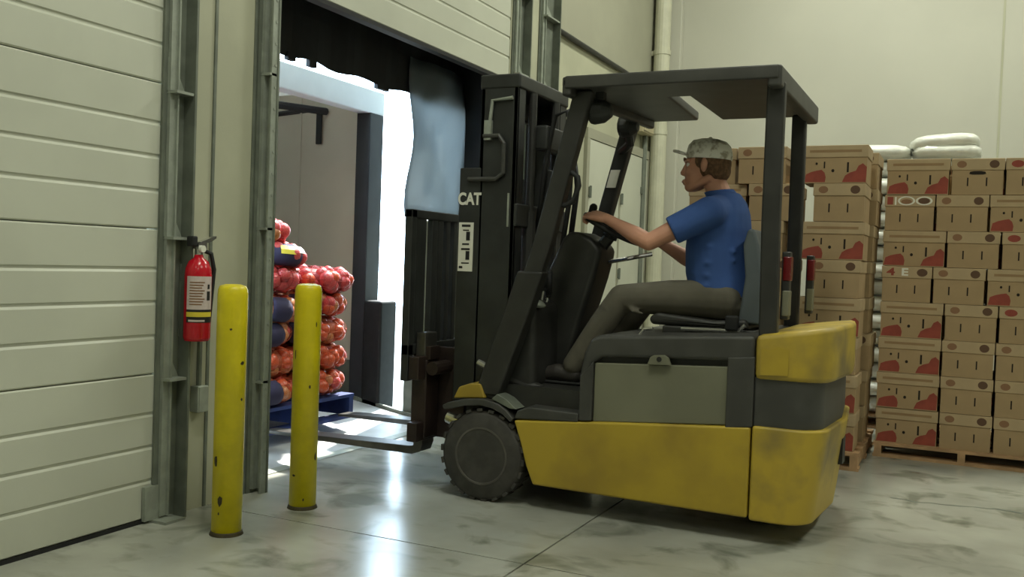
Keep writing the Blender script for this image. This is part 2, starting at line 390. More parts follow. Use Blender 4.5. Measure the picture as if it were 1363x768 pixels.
# ================================================================ OUTSIDE THE OPENING
struct('ground', box(-40, XI - 0.02, -25, 40, -1.35, -1.2), 'asphalt')
struct('wall_outer', box(XI, XW - 0.13, D1[0], D1[1], 2.62, 4.6), 'wall')
struct('dock_face', box(XI - 0.10, XI, 3.3, 6.9, -1.2, -0.10), 'wall')
lv = thing('dock_leveler', 'steel dock plate bridging the floor to the trailer bed', 'dock plate', (-3.4, 5.0, 0))
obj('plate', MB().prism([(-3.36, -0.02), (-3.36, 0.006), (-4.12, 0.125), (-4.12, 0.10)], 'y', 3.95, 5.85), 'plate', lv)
obj('lip', MB().prism([(-3.36, -0.012), (-3.30, 0.004), (-3.36, 0.010)], 'y', 3.95, 5.85), 'galv', lv)
obj('side_plate', MB().prism([(-3.38, -0.3), (-3.38, -0.02), (-4.05, 0.09), (-4.05, -0.3)], 'y', 4.0, 4.02), 'galvd', lv)
for y in (5.84,): obj('curb', MB().prism([(-3.40, 0.0), (-3.40, 0.035), (-4.1, 0.15), (-4.1, 0.11)], 'y', y, y + 0.03), 'galvd', lv)
# shelter
sh = thing('dock_shelter', 'black fabric dock shelter around the opening with a translucent side curtain', 'dock shelter', (-3.4, 5.05, 0))
obj('frame', MB().box(-3.64, XI, 6.50, 6.56, -0.6, 2.86).box(-3.64, XI, 3.42, 3.48, -0.6, 2.86).box(-3.64, XI, 3.42, 6.56, 2.80, 2.86), 'curtain', sh)
hc = MB()
rows = []
for (z, dx) in ((2.80, 0.0), (2.6, 0.01), (2.345, 0.0)):
    rows.append((z, dx))
ring = []
N = 40
for z, dx in rows:
    ring.append([(-3.62 + dx + 0.008 * math.sin(j * 1.3), 3.48 + (6.50 - 3.48) * j / N, z + (0.012 * math.sin(j * 0.9) if z < 2.4 else 0)) for j in range(N + 1)])
hc.loft(ring, closed=False)
h = obj('head_curtain', hc, 'curtain', sh); sm = h.modifiers.new('thickness', 'SOLIDIFY'); sm.thickness = 0.012
for y in (4.42, 4.62, 5.35, 5.42): obj('grommet_tab', box(-3.63, -3.60, y, y + 0.07, 2.315, 2.36), 'curtain', sh)
fc = []
for i in range(13):
    z = 2.60 - (2.60 - 1.475) * i / 12
    row = []
    for j in range(19):
        y = 5.715 + 0.785 * j / 18
        row.append((-3.565 + 0.022 * math.sin(y * 8 + z * 6) + 0.010 * math.sin(y * 21 - z * 9), y, z))
    fc.append(row)
f = obj('side_curtain', MB().loft(fc, closed=False), 'flap', sh, smooth=True); sm = f.modifiers.new('thickness', 'SOLIDIFY'); sm.thickness = 0.006
tag(f, 'pale blue translucent curtain')
obj('side_pad', box(-3.66, -3.56, 5.88, 6.50, -0.4, 1.47), 'galvd', sh, bevel=0.02)
obj('batten', box(-3.545, -3.52, 5.71, 5.88, 1.465, 1.482), 'chrome', sh)
obj('side_curtain', box(-3.64, -3.62, 3.48, 3.85, -0.4, 2.8), 'curtain', sh)
# trailer
tr = thing('semi_trailer', 'box trailer backed up to the dock with grey lined walls', 'trailer', (-6.5, 4.8, -1.2))
TX = -4.0
obj('bed', box(-10.5, TX, 3.50, 6.05, 0.02, 0.10), 'trfloor', tr)
obj('underframe', box(-10.5, TX - 0.3, 4.2, 5.3, -0.25, 0.02), 'trailer_d', tr)
fw = MB().box(-10.5, TX - 0.10, 5.94, 6.05, 0.10, 2.42)
obj('side_wall', fw, 'trailer', tr)
obj('side_wall', box(-10.5, TX - 0.10, 3.50, 3.61, 0.10, 2.42), 'trailer', tr)
for k in range(14): obj('liner_rib', box(-4.7 - 0.41 * k, -4.685 - 0.41 * k, 5.932, 5.94, 0.40, 2.40), 'trailer', tr)
obj('scuff_band', box(-10.4, TX - 0.10, 5.925, 5.94, 0.10, 0.40), 'galvd', tr)
obj('roof', box(-10.5, TX - 0.05, 3.50, 6.05, 2.42, 2.44), 'troof', tr)
obj('front_wall', box(-10.5, -10.42, 3.5, 6.05, 0.1, 2.42), 'trailer', tr)
obj('rear_post', MB().box(TX - 0.12, TX, 5.86, 6.045, 0.0, 2.25), 'trailer_d', tr, bevel=0.01)
obj('rear_post', MB().box(TX - 0.12, TX, 3.50, 3.75, 0.0, 2.25), 'trailer_d', tr, bevel=0.01)
obj('header', box(TX - 0.12, TX, 3.50, 6.05, 2.245, 2.42), 'trailer_w', tr, bevel=0.01)
obj('sill', box(TX - 0.1, TX + 0.005, 3.5, 6.05, -0.2, 0.095), 'galvd', tr)
obj('bumper_block', box(TX, TX + 0.16, 5.84, 6.06, 0.0, 0.86), 'rubber', tr, bevel=0.02)
obj('cargo_bar', MB().tube([(-5.05, 5.94, 2.27), (-4.62, 5.94, 2.30)], 0.02, 8).tube([(-5.05, 3.6, 2.2), (-4.45, 5.93, 2.28)], 0.028, 8), 'trailer_d', tr)
obj('strap', box(-4.52, -4.47, 5.90, 5.91, 2.03, 2.27), 'ink', tr)
for k in range(3): obj('axle_wheel', MB().lathe([(0.0, -0.13), (0.48, -0.13), (0.5, -0.08), (0.5, 0.08), (0.48, 0.13), (0.0, 0.13)], (-6.2 - 1.2 * k, 5.85, -0.70), 'y', 20), 'tyre', tr)

# ================================================================ FORKLIFT
Y0, Y1, YC = 4.127, 5.175, 4.65
fk = thing('forklift', 'yellow and charcoal three wheel forklift driving towards the dock opening', 'forklift', (-1.4, YC, 0))
def P(name, mb, m, bevel=0.0, parent=None, **k): return obj(name, mb, m, parent or fk, bevel=bevel, **k)
def mir(y): return 2 * YC - y + 0.002
# chassis: dark inner block, yellow skirts
P('chassis', MB().prism([(-1.86, 0.16), (-1.74, 0.14), (-0.80, 0.13), (-0.80, 0.50), (-1.90, 0.42)], 'y', Y0 + 0.05, Y1 - 0.05).box(-2.30, -1.85, Y0 + 0.20, Y1 - 0.20, 0.16, 0.47), 'fl_black')
sk = [(-1.935, 0.418), (-1.895, 0.312), (-1.862, 0.205), (-1.824, 0.117), (-0.803, 0.108), (-0.803, 0.505), (-1.40, 0.462)]
P('skirt', MB().prism(sk, 'y', Y0, Y0 + 0.06), 'fl_yellow', 0.012)
P('skirt', MB().prism(sk, 'y', Y1 - 0.06, Y1), 'fl_yellow', 0.012)
# counterweight (plan outline with rounded rear corners, lower edge lifted towards the rear)
def cw_plan(xo, n=7, rc=0.13, x0=-0.797, bul=0.03):
    pts = [(x0, Y0)]
    for i in range(n + 1):
        a = -PI/2 + (PI/2) * i / n
        pts.append((xo - rc + rc * math.cos(a), Y0 + rc + rc * math.sin(a)))
    pts.append((xo + bul, YC))
    for i in range(n + 1):
        a = (PI/2) * i / n
        pts.append((xo - rc + rc * math.cos(a), Y1 - rc + rc * math.sin(a)))
    pts.append((x0, Y1))
    return pts
def cw_block(z0, z1, xo, shrink=0.0, z1b=None, rc=0.13, nz=2, lowlift=0.0, x0=-0.797):
    rings = []
    for k in range(nz + 1):
        t = k / nz
        ring = []
        for (x, y) in cw_plan(xo - (lowlift * (1 - t)), rc=rc, x0=x0):
            yy = YC + (y - YC) * (1 - shrink)
            zt = z1 + ((z1b - z1) * (x + 0.797) / (xo + 0.797) if z1b else 0)
            ring.append((x, yy, z0 + (zt - z0) * t))
        rings.append(ring)
    return MB().loft(rings)
P('counterweight', cw_block(0.10, 0.512, -0.49, lowlift=0.05), 'fl_yellow_worn', 0.012)
P('rear_cover', cw_block(0.505, 0.725, -0.515, shrink=0.03, rc=0.12), 'fl_grey', 0.008)
P('counterweight_top', cw_block(0.712, 0.905, -0.475, z1b=0.955, rc=0.16), 'fl_yellow_worn', 0.025)
P('recess_panel', MB().prism([(-0.770, 0.735), (-0.655, 0.740), (-0.655, 0.85), (-0.70, 0.862), (-0.73, 0.845), (-0.770, 0.85)], 'y', Y0 - 0.004, Y0 + 0.01), 'fl_yellow')
P('drawbar_pin', MB().cyl((-0.52, YC, 0.2), (-0.52, YC, 0.56), 0.02, 10).box(-0.56, -0.47, YC - 0.05, YC + 0.05, 0.3, 0.42), 'fl_black')
P('warning_plate', box(-0.512, -0.503, 4.55, 4.75, 0.53, 0.71), 'white')
# battery compartment
P('battery_panel', MB().prism([(-1.534, 0.45), (-0.914, 0.50), (-0.914, 0.757), (-1.534, 0.727)], 'y', Y0 + 0.018, Y0 + 0.05), 'batt', 0.006)
P('battery_panel', MB().prism([(-1.534, 0.45), (-0.914, 0.50), (-0.914, 0.757), (-1.534, 0.727)], 'y', Y1 - 0.05, Y1 - 0.018), 'batt', 0.006)
P('battery_box', box(-1.56, -0.82, Y0 + 0.05, Y1 - 0.05, 0.44, 0.80), 'fl_black')
hood = [(-1.61, 0.64), (-1.585, 0.77), (-1.555, 0.835), (-1.52, 0.855), (-0.80, 0.902), (-0.80, 0.79), (-1.50, 0.755), (-1.545, 0.72), (-1.56, 0.62)]
P('hood', MB().prism(hood, 'y', Y0 + 0.004, Y1 - 0.004), 'fl_grey', 0.02, seg=3)
P('rear_frame', MB().prism([(-0.914, 0.49), (-0.797, 0.505), (-0.797, 0.81), (-0.914, 0.80)], 'y', Y0 + 0.002, Y0 + 0.06), 'fl_grey', 0.006)
P('rear_frame', MB().prism([(-0.914, 0.49), (-0.797, 0.505), (-0.797, 0.81), (-0.914, 0.80)], 'y', Y1 - 0.06, Y1 - 0.002), 'fl_grey', 0.006)
P('front_frame', MB().prism([(-1.60, 0.45), (-1.536, 0.455), (-1.536, 0.735), (-1.60, 0.66)], 'y', Y0 + 0.002, Y0 + 0.06), 'fl_grey', 0.006)
tabm = MB()
oc = [(-1.275, 0.74), (-1.262, 0.775), (-1.245, 0.785), (-1.195, 0.788), (-1.178, 0.778), (-1.165, 0.745)]
tabm.prism(oc, 'y', Y0 - 0.006, Y0 + 0.012)
tb = P('lifting_tab', tabm, 'batt', 0.003)
P('hole', MB().cyl((-1.219, Y0 - 0.008, 0.768), (-1.219, Y0 - 0.002, 0.768), 0.012, 12), 'ink', parent=tb)
P('hood_latch', MB().tube([(-1.34, Y0 + 0.08, 0.868), (-1.32, Y0 + 0.08, 0.895), (-1.28, Y0 + 0.08, 0.90)], 0.008, 8), 'chrome')
# front end: floor plate, fenders, step
P('floor_plate', MB().prism([(-2.08, 0.47), (-1.58, 0.46), (-1.58, 0.575), (-2.02, 0.575)], 'y', Y0 + 0.10, Y1 - 0.10), 'fl_black')
P('step', MB().prism([(-1.935, 0.424), (-1.60, 0.44), (-1.60, 0.485), (-1.86, 0.49), (-1.92, 0.465)], 'y', Y0 + 0.002, Y0 + 0.16), 'fl_grey', 0.01)
P('step', MB().prism([(-1.935, 0.424), (-1.60, 0.44), (-1.60, 0.485), (-1.86, 0.49), (-1.92, 0.465)], 'y', Y1 - 0.16, Y1 - 0.002), 'fl_grey', 0.01)
arch_o = [(-2.33, 0.452), (-2.30, 0.470), (-2.20, 0.497), (-2.10, 0.505), (-2.02, 0.490), (-1.975, 0.462), (-1.935, 0.424), (-1.95, 0.405), (-1.995, 0.440), (-2.05, 0.462), (-2.12, 0.472), (-2.20, 0.462), (-2.28, 0.440), (-2.32, 0.432)]
for a, b in ((Y0 - 0.004, Y0 + 0.17), (Y1 - 0.17, Y1 + 0.004)):
    P('fender', MB().prism(arch_o, 'y', a, b), 'fl_grey', 0.006)
    P('fender_cap', MB().prism([(-2.28, 0.49), (-2.25, 0.55), (-2.19, 0.572), (-2.13, 0.575), (-2.10, 0.506), (-2.20, 0.498)], 'y', a + 0.02, b), 'fl_yellow', 0.008)
P('tread_mat', MB().prism([(-2.06, 0.508), (-1.96, 0.47), (-1.92, 0.47), (-1.98, 0.515), (-2.03, 0.535)], 'y', Y0 + 0.005, Y0 + 0.15), 'galvd', 0.004)
# wheels
def wheel(yc, side, r=0.223, wd=0.15, x=-2.104):
    h = wd / 2
    prof = [(r * 0.55, -h), (r * 0.90, -h), (r * 0.985, -h * 0.8), (r, -h * 0.45), (r, h * 0.45), (r * 0.985, h * 0.8), (r * 0.90, h), (r * 0.55, h)]
    t = P('wheel', MB().lathe(prof, (x, yc, r), 'y', 40), 'tyre', smooth=True, bang=0.5)
    tr_ = MB()
    for k in range(22):
        a = 2 * PI * k / 22
        for s in (-1, 1):
            c = Vector((x + (r - 0.001) * math.cos(a + s * 0.06), yc + s * h * 0.55, r + (r - 0.001) * math.sin(a + s * 0.06)))
            m = Matrix.Translation(c) @ Matrix.Rotation(-a, 4, 'Y')
            g = bmesh.ops.create_cube(tr_.b, size=1.0, matrix=m @ Matrix.Diagonal((0.014, h * 0.75, 0.030, 1)))
    bmesh.ops.translate(tr_.b, verts=tr_.b.verts, vec=(0, 0, 0.004))
    P('tread', tr_, 'tyre', parent=t)
    d = -side
    P('rim', MB().lathe([(0.0, d * h * 0.55), (r * 0.20, d * h * 0.55), (r * 0.24, d * h * 0.30), (r * 0.48, d * h * 0.30), (r * 0.56, d * h * 0.8), (r * 0.60, d * h * 1.04), (r * 0.64, d * h * 1.04), (r * 0.64, d * h * 0.9), (r * 0.3, 0.0), (0.0, 0.0)], (x, yc, r), 'y', 32), 'rim', parent=t, smooth=False)
    P('hub', MB().lathe([(0.0, d * h * 0.75), (r * 0.16, d * h * 0.72), (r * 0.19, d * h * 0.4), (0.0, d * h * 0.3)], (x, yc, r), 'y', 16), 'rim', parent=t)
    lugs = MB()
    for k in range(5):
        a = 2 * PI * k / 5
        lugs.cyl((x + r * 0.36 * math.cos(a), yc + d * h * 0.28, r + r * 0.36 * math.sin(a)), (x + r * 0.36 * math.cos(a), yc + d * h * 0.45, r + r * 0.36 * math.sin(a)), 0.010, 6)
    P('lug_nuts', lugs, 'galvd', parent=t)
wheel(Y0 + 0.075, 1)
wheel(Y1 - 0.075, -1)
wheel(YC - 0.09, 1, 0.19, 0.13, -0.80)
wheel(YC + 0.09, -1, 0.19, 0.13, -0.80)
# mast
RN, RF = 4.33, 4.97
for (y, s) in ((RN, 1), (RF, -1)):
    a, b = (y, y + 0.09) if s > 0 else (y - 0.09, y)
    ch = MB().box(-2.275, -2.065, a if s > 0 else b - 0.018, a + 0.018 if s > 0 else b, 0.12, 2.10)
    ch.box(-2.275, -2.250, a, b, 0.12, 2.10).box(-2.090, -2.065, a, b, 0.12, 2.10)
    P('outer_rail', ch, 'fl_mast', 0.004)
    a2, b2 = (y + 0.02, y + 0.10) if s > 0 else (y - 0.10, y - 0.02)
    P('inner_rail', MB().box(-2.245, -2.225, a2, b2, 0.16, 2.06).box(-2.115, -2.095, a2, b2, 0.16, 2.06).box(-2.245, -2.095, a2 + 0.03, b2 - 0.03, 0.16, 2.06), 'fl_mast', 0.004)
    ff = MB().box(-2.385, -2.262, a - 0.003, a + 0.03 if s > 0 else b, 0.45, 1.66) if s > 0 else MB().box(-2.385, -2.277, b - 0.03, b, 0.45, 1.66)
    P('carriage_arm', ff, 'fl_mast', 0.005)
    cy = y + 0.17 * s
    P('lift_cylinder', MB().cyl((-2.06, cy, 0.2), (-2.06, cy, 1.45), 0.035, 14).cyl((-2.06, cy, 1.45), (-2.06, cy, 2.06), 0.022, 12), 'fl_black', smooth=False)
    chn = MB()
    for k in range(34): chn.box(-2.31, -2.295, cy - 0.014, cy + 0.014, 0.62 + k * 0.04, 0.62 + k * 0.04 + 0.03)
    P('lift_chain', chn, 'fl_grey')
P('top_crossmember', MB().box(-2.285, -2.055, RN - 0.005, RF + 0.005, 2.06, 2.135), 'fl_mast', 0.012)
P('crossmember', MB().box(-2.09, -2.05, RN, RF, 1.36, 1.48), 'fl_mast', 0.01)
P('crossmember', MB().box(-2.09, -2.05, RN, RF, 0.30, 0.48), 'fl_mast', 0.01)
P('inner_crossmember', MB().box(-2.25, -2.20, RN + 0.03, RF - 0.03, 1.95, 2.05), 'fl_mast', 0.01)
P('chain_anchor', MB().tube([(-2.225, RN - 0.012, 1.80), (-2.205, RN - 0.012, 2.00), (-2.09, RN - 0.012, 2.01)], 0.010, 8).box(-2.245, -2.205, RN - 0.02, RN, 1.80, 1.90), 'galv')
P('roller_guard', MB().tube([(-2.33, RN - 0.015, 1.60), (-2.17, RN - 0.015, 1.60), (-2.13, RN - 0.015, 1.63), (-2.13, RN - 0.015, 1.78), (-2.16, RN - 0.015, 1.82), (-2.25, RN - 0.015, 1.82)], 0.012, 8), 'fl_grey')
P('rail_strip', box(-2.105, -2.095, RN - 0.006, RN, 1.36, 1.53), 'galv')
# load plate and maker lettering on the near side of the mast
t = text_mesh('CAT', 0.085, (-2.322 - fk.location.x, RN - 0.006 - YC, 1.497), fk, 'white', 'lettering', sx=0.80, bold=0.003)
lp = P('load_plate', box(-2.378, -2.293, RN - 0.007, RN - 0.003, 1.125, 1.378), 'white')
pm = MB(); rng = random.Random(4)
for k, (zz, hh, ww) in enumerate([(1.355, 0.012, 0.05), (1.335, 0.006, 0.035), (1.285, 0.045, 0.022), (1.262, 0.008, 0.040), (1.235, 0.010, 0.05), (1.185, 0.045, 0.022), (1.165, 0.006, 0.045), (1.14, 0.012, 0.020)]):
    x = -2.335 if hh < 0.03 else -2.322
    if k == 7: x = -2.360
    pm.box(x - ww/2, x + ww/2, RN - 0.0085, RN - 0.006, zz, zz + hh)
P('plate_print', pm, 'ink', parent=lp)
# hoses
P('hose', MB().tube([(-2.04, 4.55, 1.30), (-2.00, 4.55, 1.7), (-1.96, 4.56, 1.95), (-1.90, 4.58, 1.98), (-1.87, 4.60, 1.86), (-1.88, 4.60, 1.5), (-1.95, 4.60, 0.95)], 0.014, 8), 'rubber', smooth=True)
P('hose', MB().tube([(-2.04, 4.75, 1.30), (-1.98, 4.75, 1.65), (-1.93, 4.76, 1.80), (-1.90, 4.76, 1.6), (-1.96, 4.76, 1.0)], 0.016, 8), 'rubber', smooth=True)
P('hose_reel', MB().lathe([(0, -0.04), (0.07, -0.04), (0.075, 0), (0.07, 0.04), (0, 0.04)], (-2.0, 4.62, 1.60), 'y', 16), 'fl_black')
P('hose_guide', MB().box(-2.06, -1.98, 4.52, 4.80, 1.77, 1.90), 'fl_mast', 0.015)
# tilt cylinders
for y in (4.29, 5.01):
    tc_ = P('tilt_cylinder', MB().cyl((-2.06, y, 0.60), (-1.86, y, 0.545), 0.035, 14), 'fl_black')
    P('rod', MB().cyl((-2.22, y, 0.665), (-2.06, y, 0.60), 0.018, 12), 'chrome', parent=tc_)
P('axle_pin', MB().cyl((-2.36, 4.24, 0.375), (-2.28, 4.24, 0.355), 0.03, 14), 'chrome')
# carriage, backrest and forks
FX = -2.60
P('carriage_bar', MB().box(FX + 0.05, FX + 0.11, 4.15, 5.15, 0.56, 0.68), 'fl_brown', 0.006)
P('carriage_bar', MB().box(FX + 0.05, FX + 0.11, 4.15, 5.15, 0.24, 0.34), 'fl_brown', 0.006)
for y in (4.36, 4.86): P('carriage_plate', MB().box(FX + 0.05, FX + 0.27, y, y + 0.04, 0.24, 0.72), 'fl_brown', 0.004)
P('side_shift_cylinder', MB().cyl((FX + 0.16, 4.2, 0.62), (FX + 0.16, 4.7, 0.62), 0.035, 12), 'fl_brown')
P('backrest_frame', MB().box(FX, FX + 0.045, 4.15, 5.15, 1.39, 1.435).box(FX, FX + 0.045, 4.15, 4.20, 0.55, 1.435).box(FX, FX + 0.045, 5.10, 5.15, 0.55, 1.435).box(FX, FX + 0.045, 4.15, 5.15, 0.68, 0.74), 'fl_mast', 0.006)
for k, y in enumerate((4.205, 4.25, 4.37, 4.43, 4.52, 4.60, 4.75, 4.90)):
    P('backrest_bar', MB().box(FX + 0.005, FX + 0.04, y, y + (0.055 if k < 4 else 0.04), 0.70, 1.40), 'fl_mast', 0.004)
for y in (4.22, 4.94):
    fkm = MB().prism([(FX + 0.05, 0.80), (FX + 0.05, 0.21), (FX + 0.02, 0.205), (FX - 0.86, 0.185), (FX - 0.95, 0.178), (FX - 0.95, 0.165), (FX + 0.04, 0.162), (FX + 0.09, 0.18), (FX + 0.105, 0.22), (FX + 0.105, 0.80)], 'y', y, y + 0.12)
    g = P('fork', fkm, 'fork', 0.005)
    P('fork_hook', MB().box(FX + 0.03, FX + 0.13, y + 0.01, y + 0.11, 0.66, 0.73), 'fl_brown', 0.004, parent=g)
    P('shank_cover', MB().box(FX + 0.03, FX + 0.12, y - 0.004, y + 0.124, 0.25, 0.66), 'fl_brown', 0.008, parent=g)
# overhead guard
def strut(y, w, pts, wx):
    m = MB(); L_ = [(x - wx/2, z) for x, z in pts]; R_ = [(x + wx/2, z) for x, z in pts][::-1]
    return m.prism(L_ + R_, 'y', y, y + w)
pn = P('front_pillar', strut(4.165, 0.07, [(-2.09, 0.50), (-1.955, 0.90), (-1.84, 1.27), (-1.655, 2.0)], 0.095), 'fl_black', 0.012)
P('pillar_sleeve', strut(4.155, 0.09, [(-2.105, 0.52), (-1.955, 0.94), (-1.89, 1.14)], 0.135), 'fl_black', 0.012, parent=pn)
pf = P('front_pillar', strut(5.065, 0.07, [(-2.09, 0.50), (-1.99, 0.92), (-1.885, 1.36), (-1.72, 2.0)], 0.085), 'fl_black', 0.012)
P('sticker', MB().prism([(-1.845, 1.62), (-1.79, 1.62), (-1.765, 1.72), (-1.82, 1.72)], 'y', 5.058, 5.063), 'white', parent=pf)
P('rear_post', strut(4.165, 0.06, [(-0.755, 0.88), (-0.765, 1.4), (-0.765, 2.0)], 0.078), 'fl_black', 0.012)
P('rear_post', strut(5.075, 0.06, [(-0.805, 0.88), (-0.805, 1.4), (-0.808, 2.0)], 0.072), 'fl_black', 0.012)
roof_pts = [(-1.735, 4.10), (-0.735, 4.10), (-0.735, 5.21), (-1.240, 5.21), (-1.225, 4.47), (-1.325, 4.47), (-1.37, 5.21), (-1.665, 5.21)]
gf = P('guard_roof', MB().prism(roof_pts, 'z', 2.005, 2.055), 'fl_grey', 0.01)
P('rear_lip', MB().box(-0.79, -0.730, 4.10, 5.215, 1.965, 2.058), 'fl_grey', 0.012, parent=gf)
P('front_lip', MB().prism([(-1.735, 4.10), (-1.69, 4.10), (-1.62, 5.21), (-1.665, 5.21)], 'z', 1.965, 2.05), 'fl_grey', 0.012, parent=gf)
P('near_lip', MB().box(-1.72, -0.74, 4.094, 4.125, 1.998, 2.057), 'fl_grey', 0.008, parent=gf)
P('grab_handle', MB().tube([(-1.80, 4.19, 1.47), (-1.73, 4.19, 1.46), (-1.69, 4.19, 1.48), (-1.665, 4.19, 1.555), (-1.672, 4.19, 1.595), (-1.70, 4.19, 1.615), (-1.75, 4.19, 1.615)], 0.013, 10), 'rubber', smooth=True)
for y, x, z in ((4.27, -1.60, 1.915), (4.98, -1.70, 1.95)):
    l_ = P('work_lamp', MB().lathe([(0.0, 0.06), (0.03, 0.055), (0.055, 0.02), (0.062, -0.03), (0.058, -0.045), (0.0, -0.045)], (x, y, z), 'x', 18), 'fl_mast', smooth=False)
    P('lens', MB().lathe([(0.0, -0.046), (0.05, -0.046), (0.045, -0.052), (0.0, -0.055)], (x, y, z), 'x', 18), 'chrome', parent=l_)
    P('lamp_bracket', MB().box(x - 0.02, x + 0.02, y - 0.02, y + 0.02, z + 0.05, 2.01), 'fl_mast', parent=l_)
P('lamp_arm', MB().tube([(-1.78, 5.09, 1.82), (-1.70, 5.02, 1.86), (-1.70, 4.98, 1.93)], 0.025, 8), 'fl_mast')
# tail lamps behind the rear posts
for y, x in ((4.30, -0.725), (5.08, -0.735)):
    l_ = P('tail_lamp', MB().box(x, x + 0.035, y - 0.03, y + 0.03, 0.97, 1.27), 'fl_black', 0.006)
    P('red_lens', MB().box(x + 0.004, x + 0.040, y - 0.034, y + 0.032, 1.14, 1.25), 'redlens', 0.008, parent=l_)
    P('white_lens', MB().box(x + 0.006, x + 0.038, y - 0.033, y + 0.03, 0.985, 1.10), 'batt', 0.006, parent=l_)
# cowl, steering column, wheel, levers
cl = [(-2.00, 0.57), (-2.01, 0.90), (-1.985, 1.10), (-1.93, 1.225), (-1.89, 1.315), (-1.86, 1.345), (-1.81, 1.355), (-1.73, 1.32), (-1.67, 1.265), (-1.705, 1.115), (-1.775, 0.88), (-1.855, 0.575)]
P('dash_cowl', MB().prism(cl, 'y', 4.545, 4.79), 'fl_black', 0.03, seg=3)
P('front_cowl', MB().prism([(-2.055, 0.50), (-2.05, 0.90), (-2.02, 0.975), (-1.95, 1.00), (-1.90, 0.96), (-1.89, 0.56)], 'y', 4.26, 5.04), 'fl_black', 0.035, seg=3)
P('cowl_cap', MB().ell((-1.935, 4.31, 0.985), (0.07, 0.05, 0.022), 14, 8, Matrix.Rotation(0.25, 3, 'Y')), 'galv', smooth=True)
for y, h_ in ((4.42, 1.165), (4.48, 1.13), (4.85, 1.15)):
    l_ = P('lever', MB().tube([(-1.94, y, 0.95), (-1.925, y, h_ - 0.1)], 0.009, 8), 'chrome')
    P('knob', MB().tube([(-1.925, y, h_ - 0.11), (-1.922, y, h_)], [0.018, 0.014], 10, ball=True), 'rubber', parent=l_, smooth=True)
SWC = Vector((-1.645, 4.65, 1.37)); SU = Vector((-0.894, 0, 0.447)); SNY = Vector((0, -1, 0)); SN = Vector((0.447, 0, 0.894)); SR = 0.162
rim = MB()
NR = 40
rings = []
for k in range(NR):
    a = 2 * PI * k / NR; rad = math.cos(a) * SU + math.sin(a) * SNY
    rings.append([SWC + rad * (SR + 0.014 * math.cos(2*PI*q/8)) + SN * 0.014 * math.sin(2*PI*q/8) for q in range(8)])
rings.append(rings[0]); rim.loft(rings, cap=False); bmesh.ops.remove_doubles(rim.b, verts=rim.b.verts, dist=1e-5)
sw = P('steering_wheel', rim, 'rubber', smooth=True)
sp = MB()
for a in (0.0, 2.1, 4.2):
    rad = math.cos(a) * SU + math.sin(a) * SNY
    sp.tube([SWC - SN * 0.02, SWC + rad * SR * 0.6 - SN * 0.012, SWC + rad * SR], [0.016, 0.012, 0.010], 8)
P('spokes', sp, 'fl_grey', parent=sw)
P('hub', MB().tube([SWC - SN * 0.05, SWC + SN * 0.005], [0.04, 0.034], 16), 'rubber', parent=sw)
kb = SWC + SR * (math.cos(-0.12) * SU + math.sin(-0.12) * SNY)
P('spinner_knob', MB().tube([kb, kb + SN * 0.045], [0.012, 0.022], 12, ball=True), 'rubber', parent=sw, smooth=True)
P('steering_column', MB().tube([SWC - SN * 0.04, SWC - SN * 0.20 - Vector((0.04, 0, 0))], [0.03, 0.04], 14), 'fl_black')
P('brake_handle', MB().tube([(-1.69, 4.70, 1.20), (-1.62, 4.80, 1.22), (-1.50, 4.86, 1.25)], 0.012, 8), 'chrome')
# seat
P('seat_base', MB().box(-1.30, -0.86, 4.42, 4.88, 0.86, 0.905), 'fl_black', 0.01)
sr = MB().prism([(-1.36, 0.905), (-1.37, 0.94), (-1.33, 0.965), (-1.05, 0.94), (-0.90, 0.955), (-0.88, 0.905)], 'y', 4.42, 4.88)
P('seat_cushion', sr, 'fl_black', 0.025, seg=3)
P('seat_back', MB().prism([(-0.945, 0.93), (-0.92, 1.15), (-0.935, 1.30), (-0.915, 1.375), (-0.885, 1.375), (-0.86, 1.30), (-0.83, 1.10), (-0.84, 0.93)], 'y', 4.44, 4.86), 'seat', 0.03, seg=3)
P('seat_rail', MB().tube([(-1.20, 4.40, 0.895), (-0.93, 4.40, 0.90), (-0.90, 4.40, 0.93)], 0.010, 8), 'chrome')
P('seat_belt_reel', MB().box(-0.99, -0.93, 4.375, 4.415, 0.90, 0.97), 'rubber', 0.01)

# ================================================================ THE DRIVER
def V(*a): return Vector(a)
def cap(mb, pts, rads, n=14):
    for i in range(len(pts) - 1):
        mb.tube([pts[i], pts[i+1]], [rads[i], rads[i+1]], n)
    for p, r in zip(pts, rads): mb.ell(p, (r, r, r), n, 8)
def oval_loft(mb, secs, n=20):
    mb.loft([[(cx + rx * math.cos(2*PI*k/n), cy + ry * math.sin(2*PI*k/n), cz) for k in range(n)] for cx, cy, cz, rx, ry in secs])
def remeshed(name, mb, m, parent, voxel, smooth_it=6, sf=0.5):
    b = mb.b; bmesh.ops.recalc_face_normals(b, faces=b.faces)
    me = bpy.data.meshes.new(name); b.to_mesh(me); b.free()
    t = bpy.data.objects.new(name, me); C.objects.link(t)
    r = t.modifiers.new('r', 'REMESH'); r.mode = 'VOXEL'; r.voxel_size = voxel; r.use_smooth_shade = True
    s = t.modifiers.new('s', 'SMOOTH'); s.iterations = smooth_it; s.factor = sf
    dg = bpy.context.evaluated_depsgraph_get(); me2 = bpy.data.meshes.new_from_object(t.evaluated_get(dg))
    bpy.data.objects.remove(t); bpy.data.meshes.remove(me)
    if parent: me2.transform(Matrix.Translation(-wloc(parent)))
    o = bpy.data.objects.new(name, me2); C.objects.link(o)
    me2.materials.clear(); me2.materials.append(M[m])
    for p in me2.polygons: p.use_smooth = True; p.material_index = 0
    if parent: o.parent = parent
    return o
dr = thing('person', 'seated driver in blue shirt, olive trousers and pale cap with both hands on wheel', 'person', (-1.05, 4.65, 0.93))
body = MB()
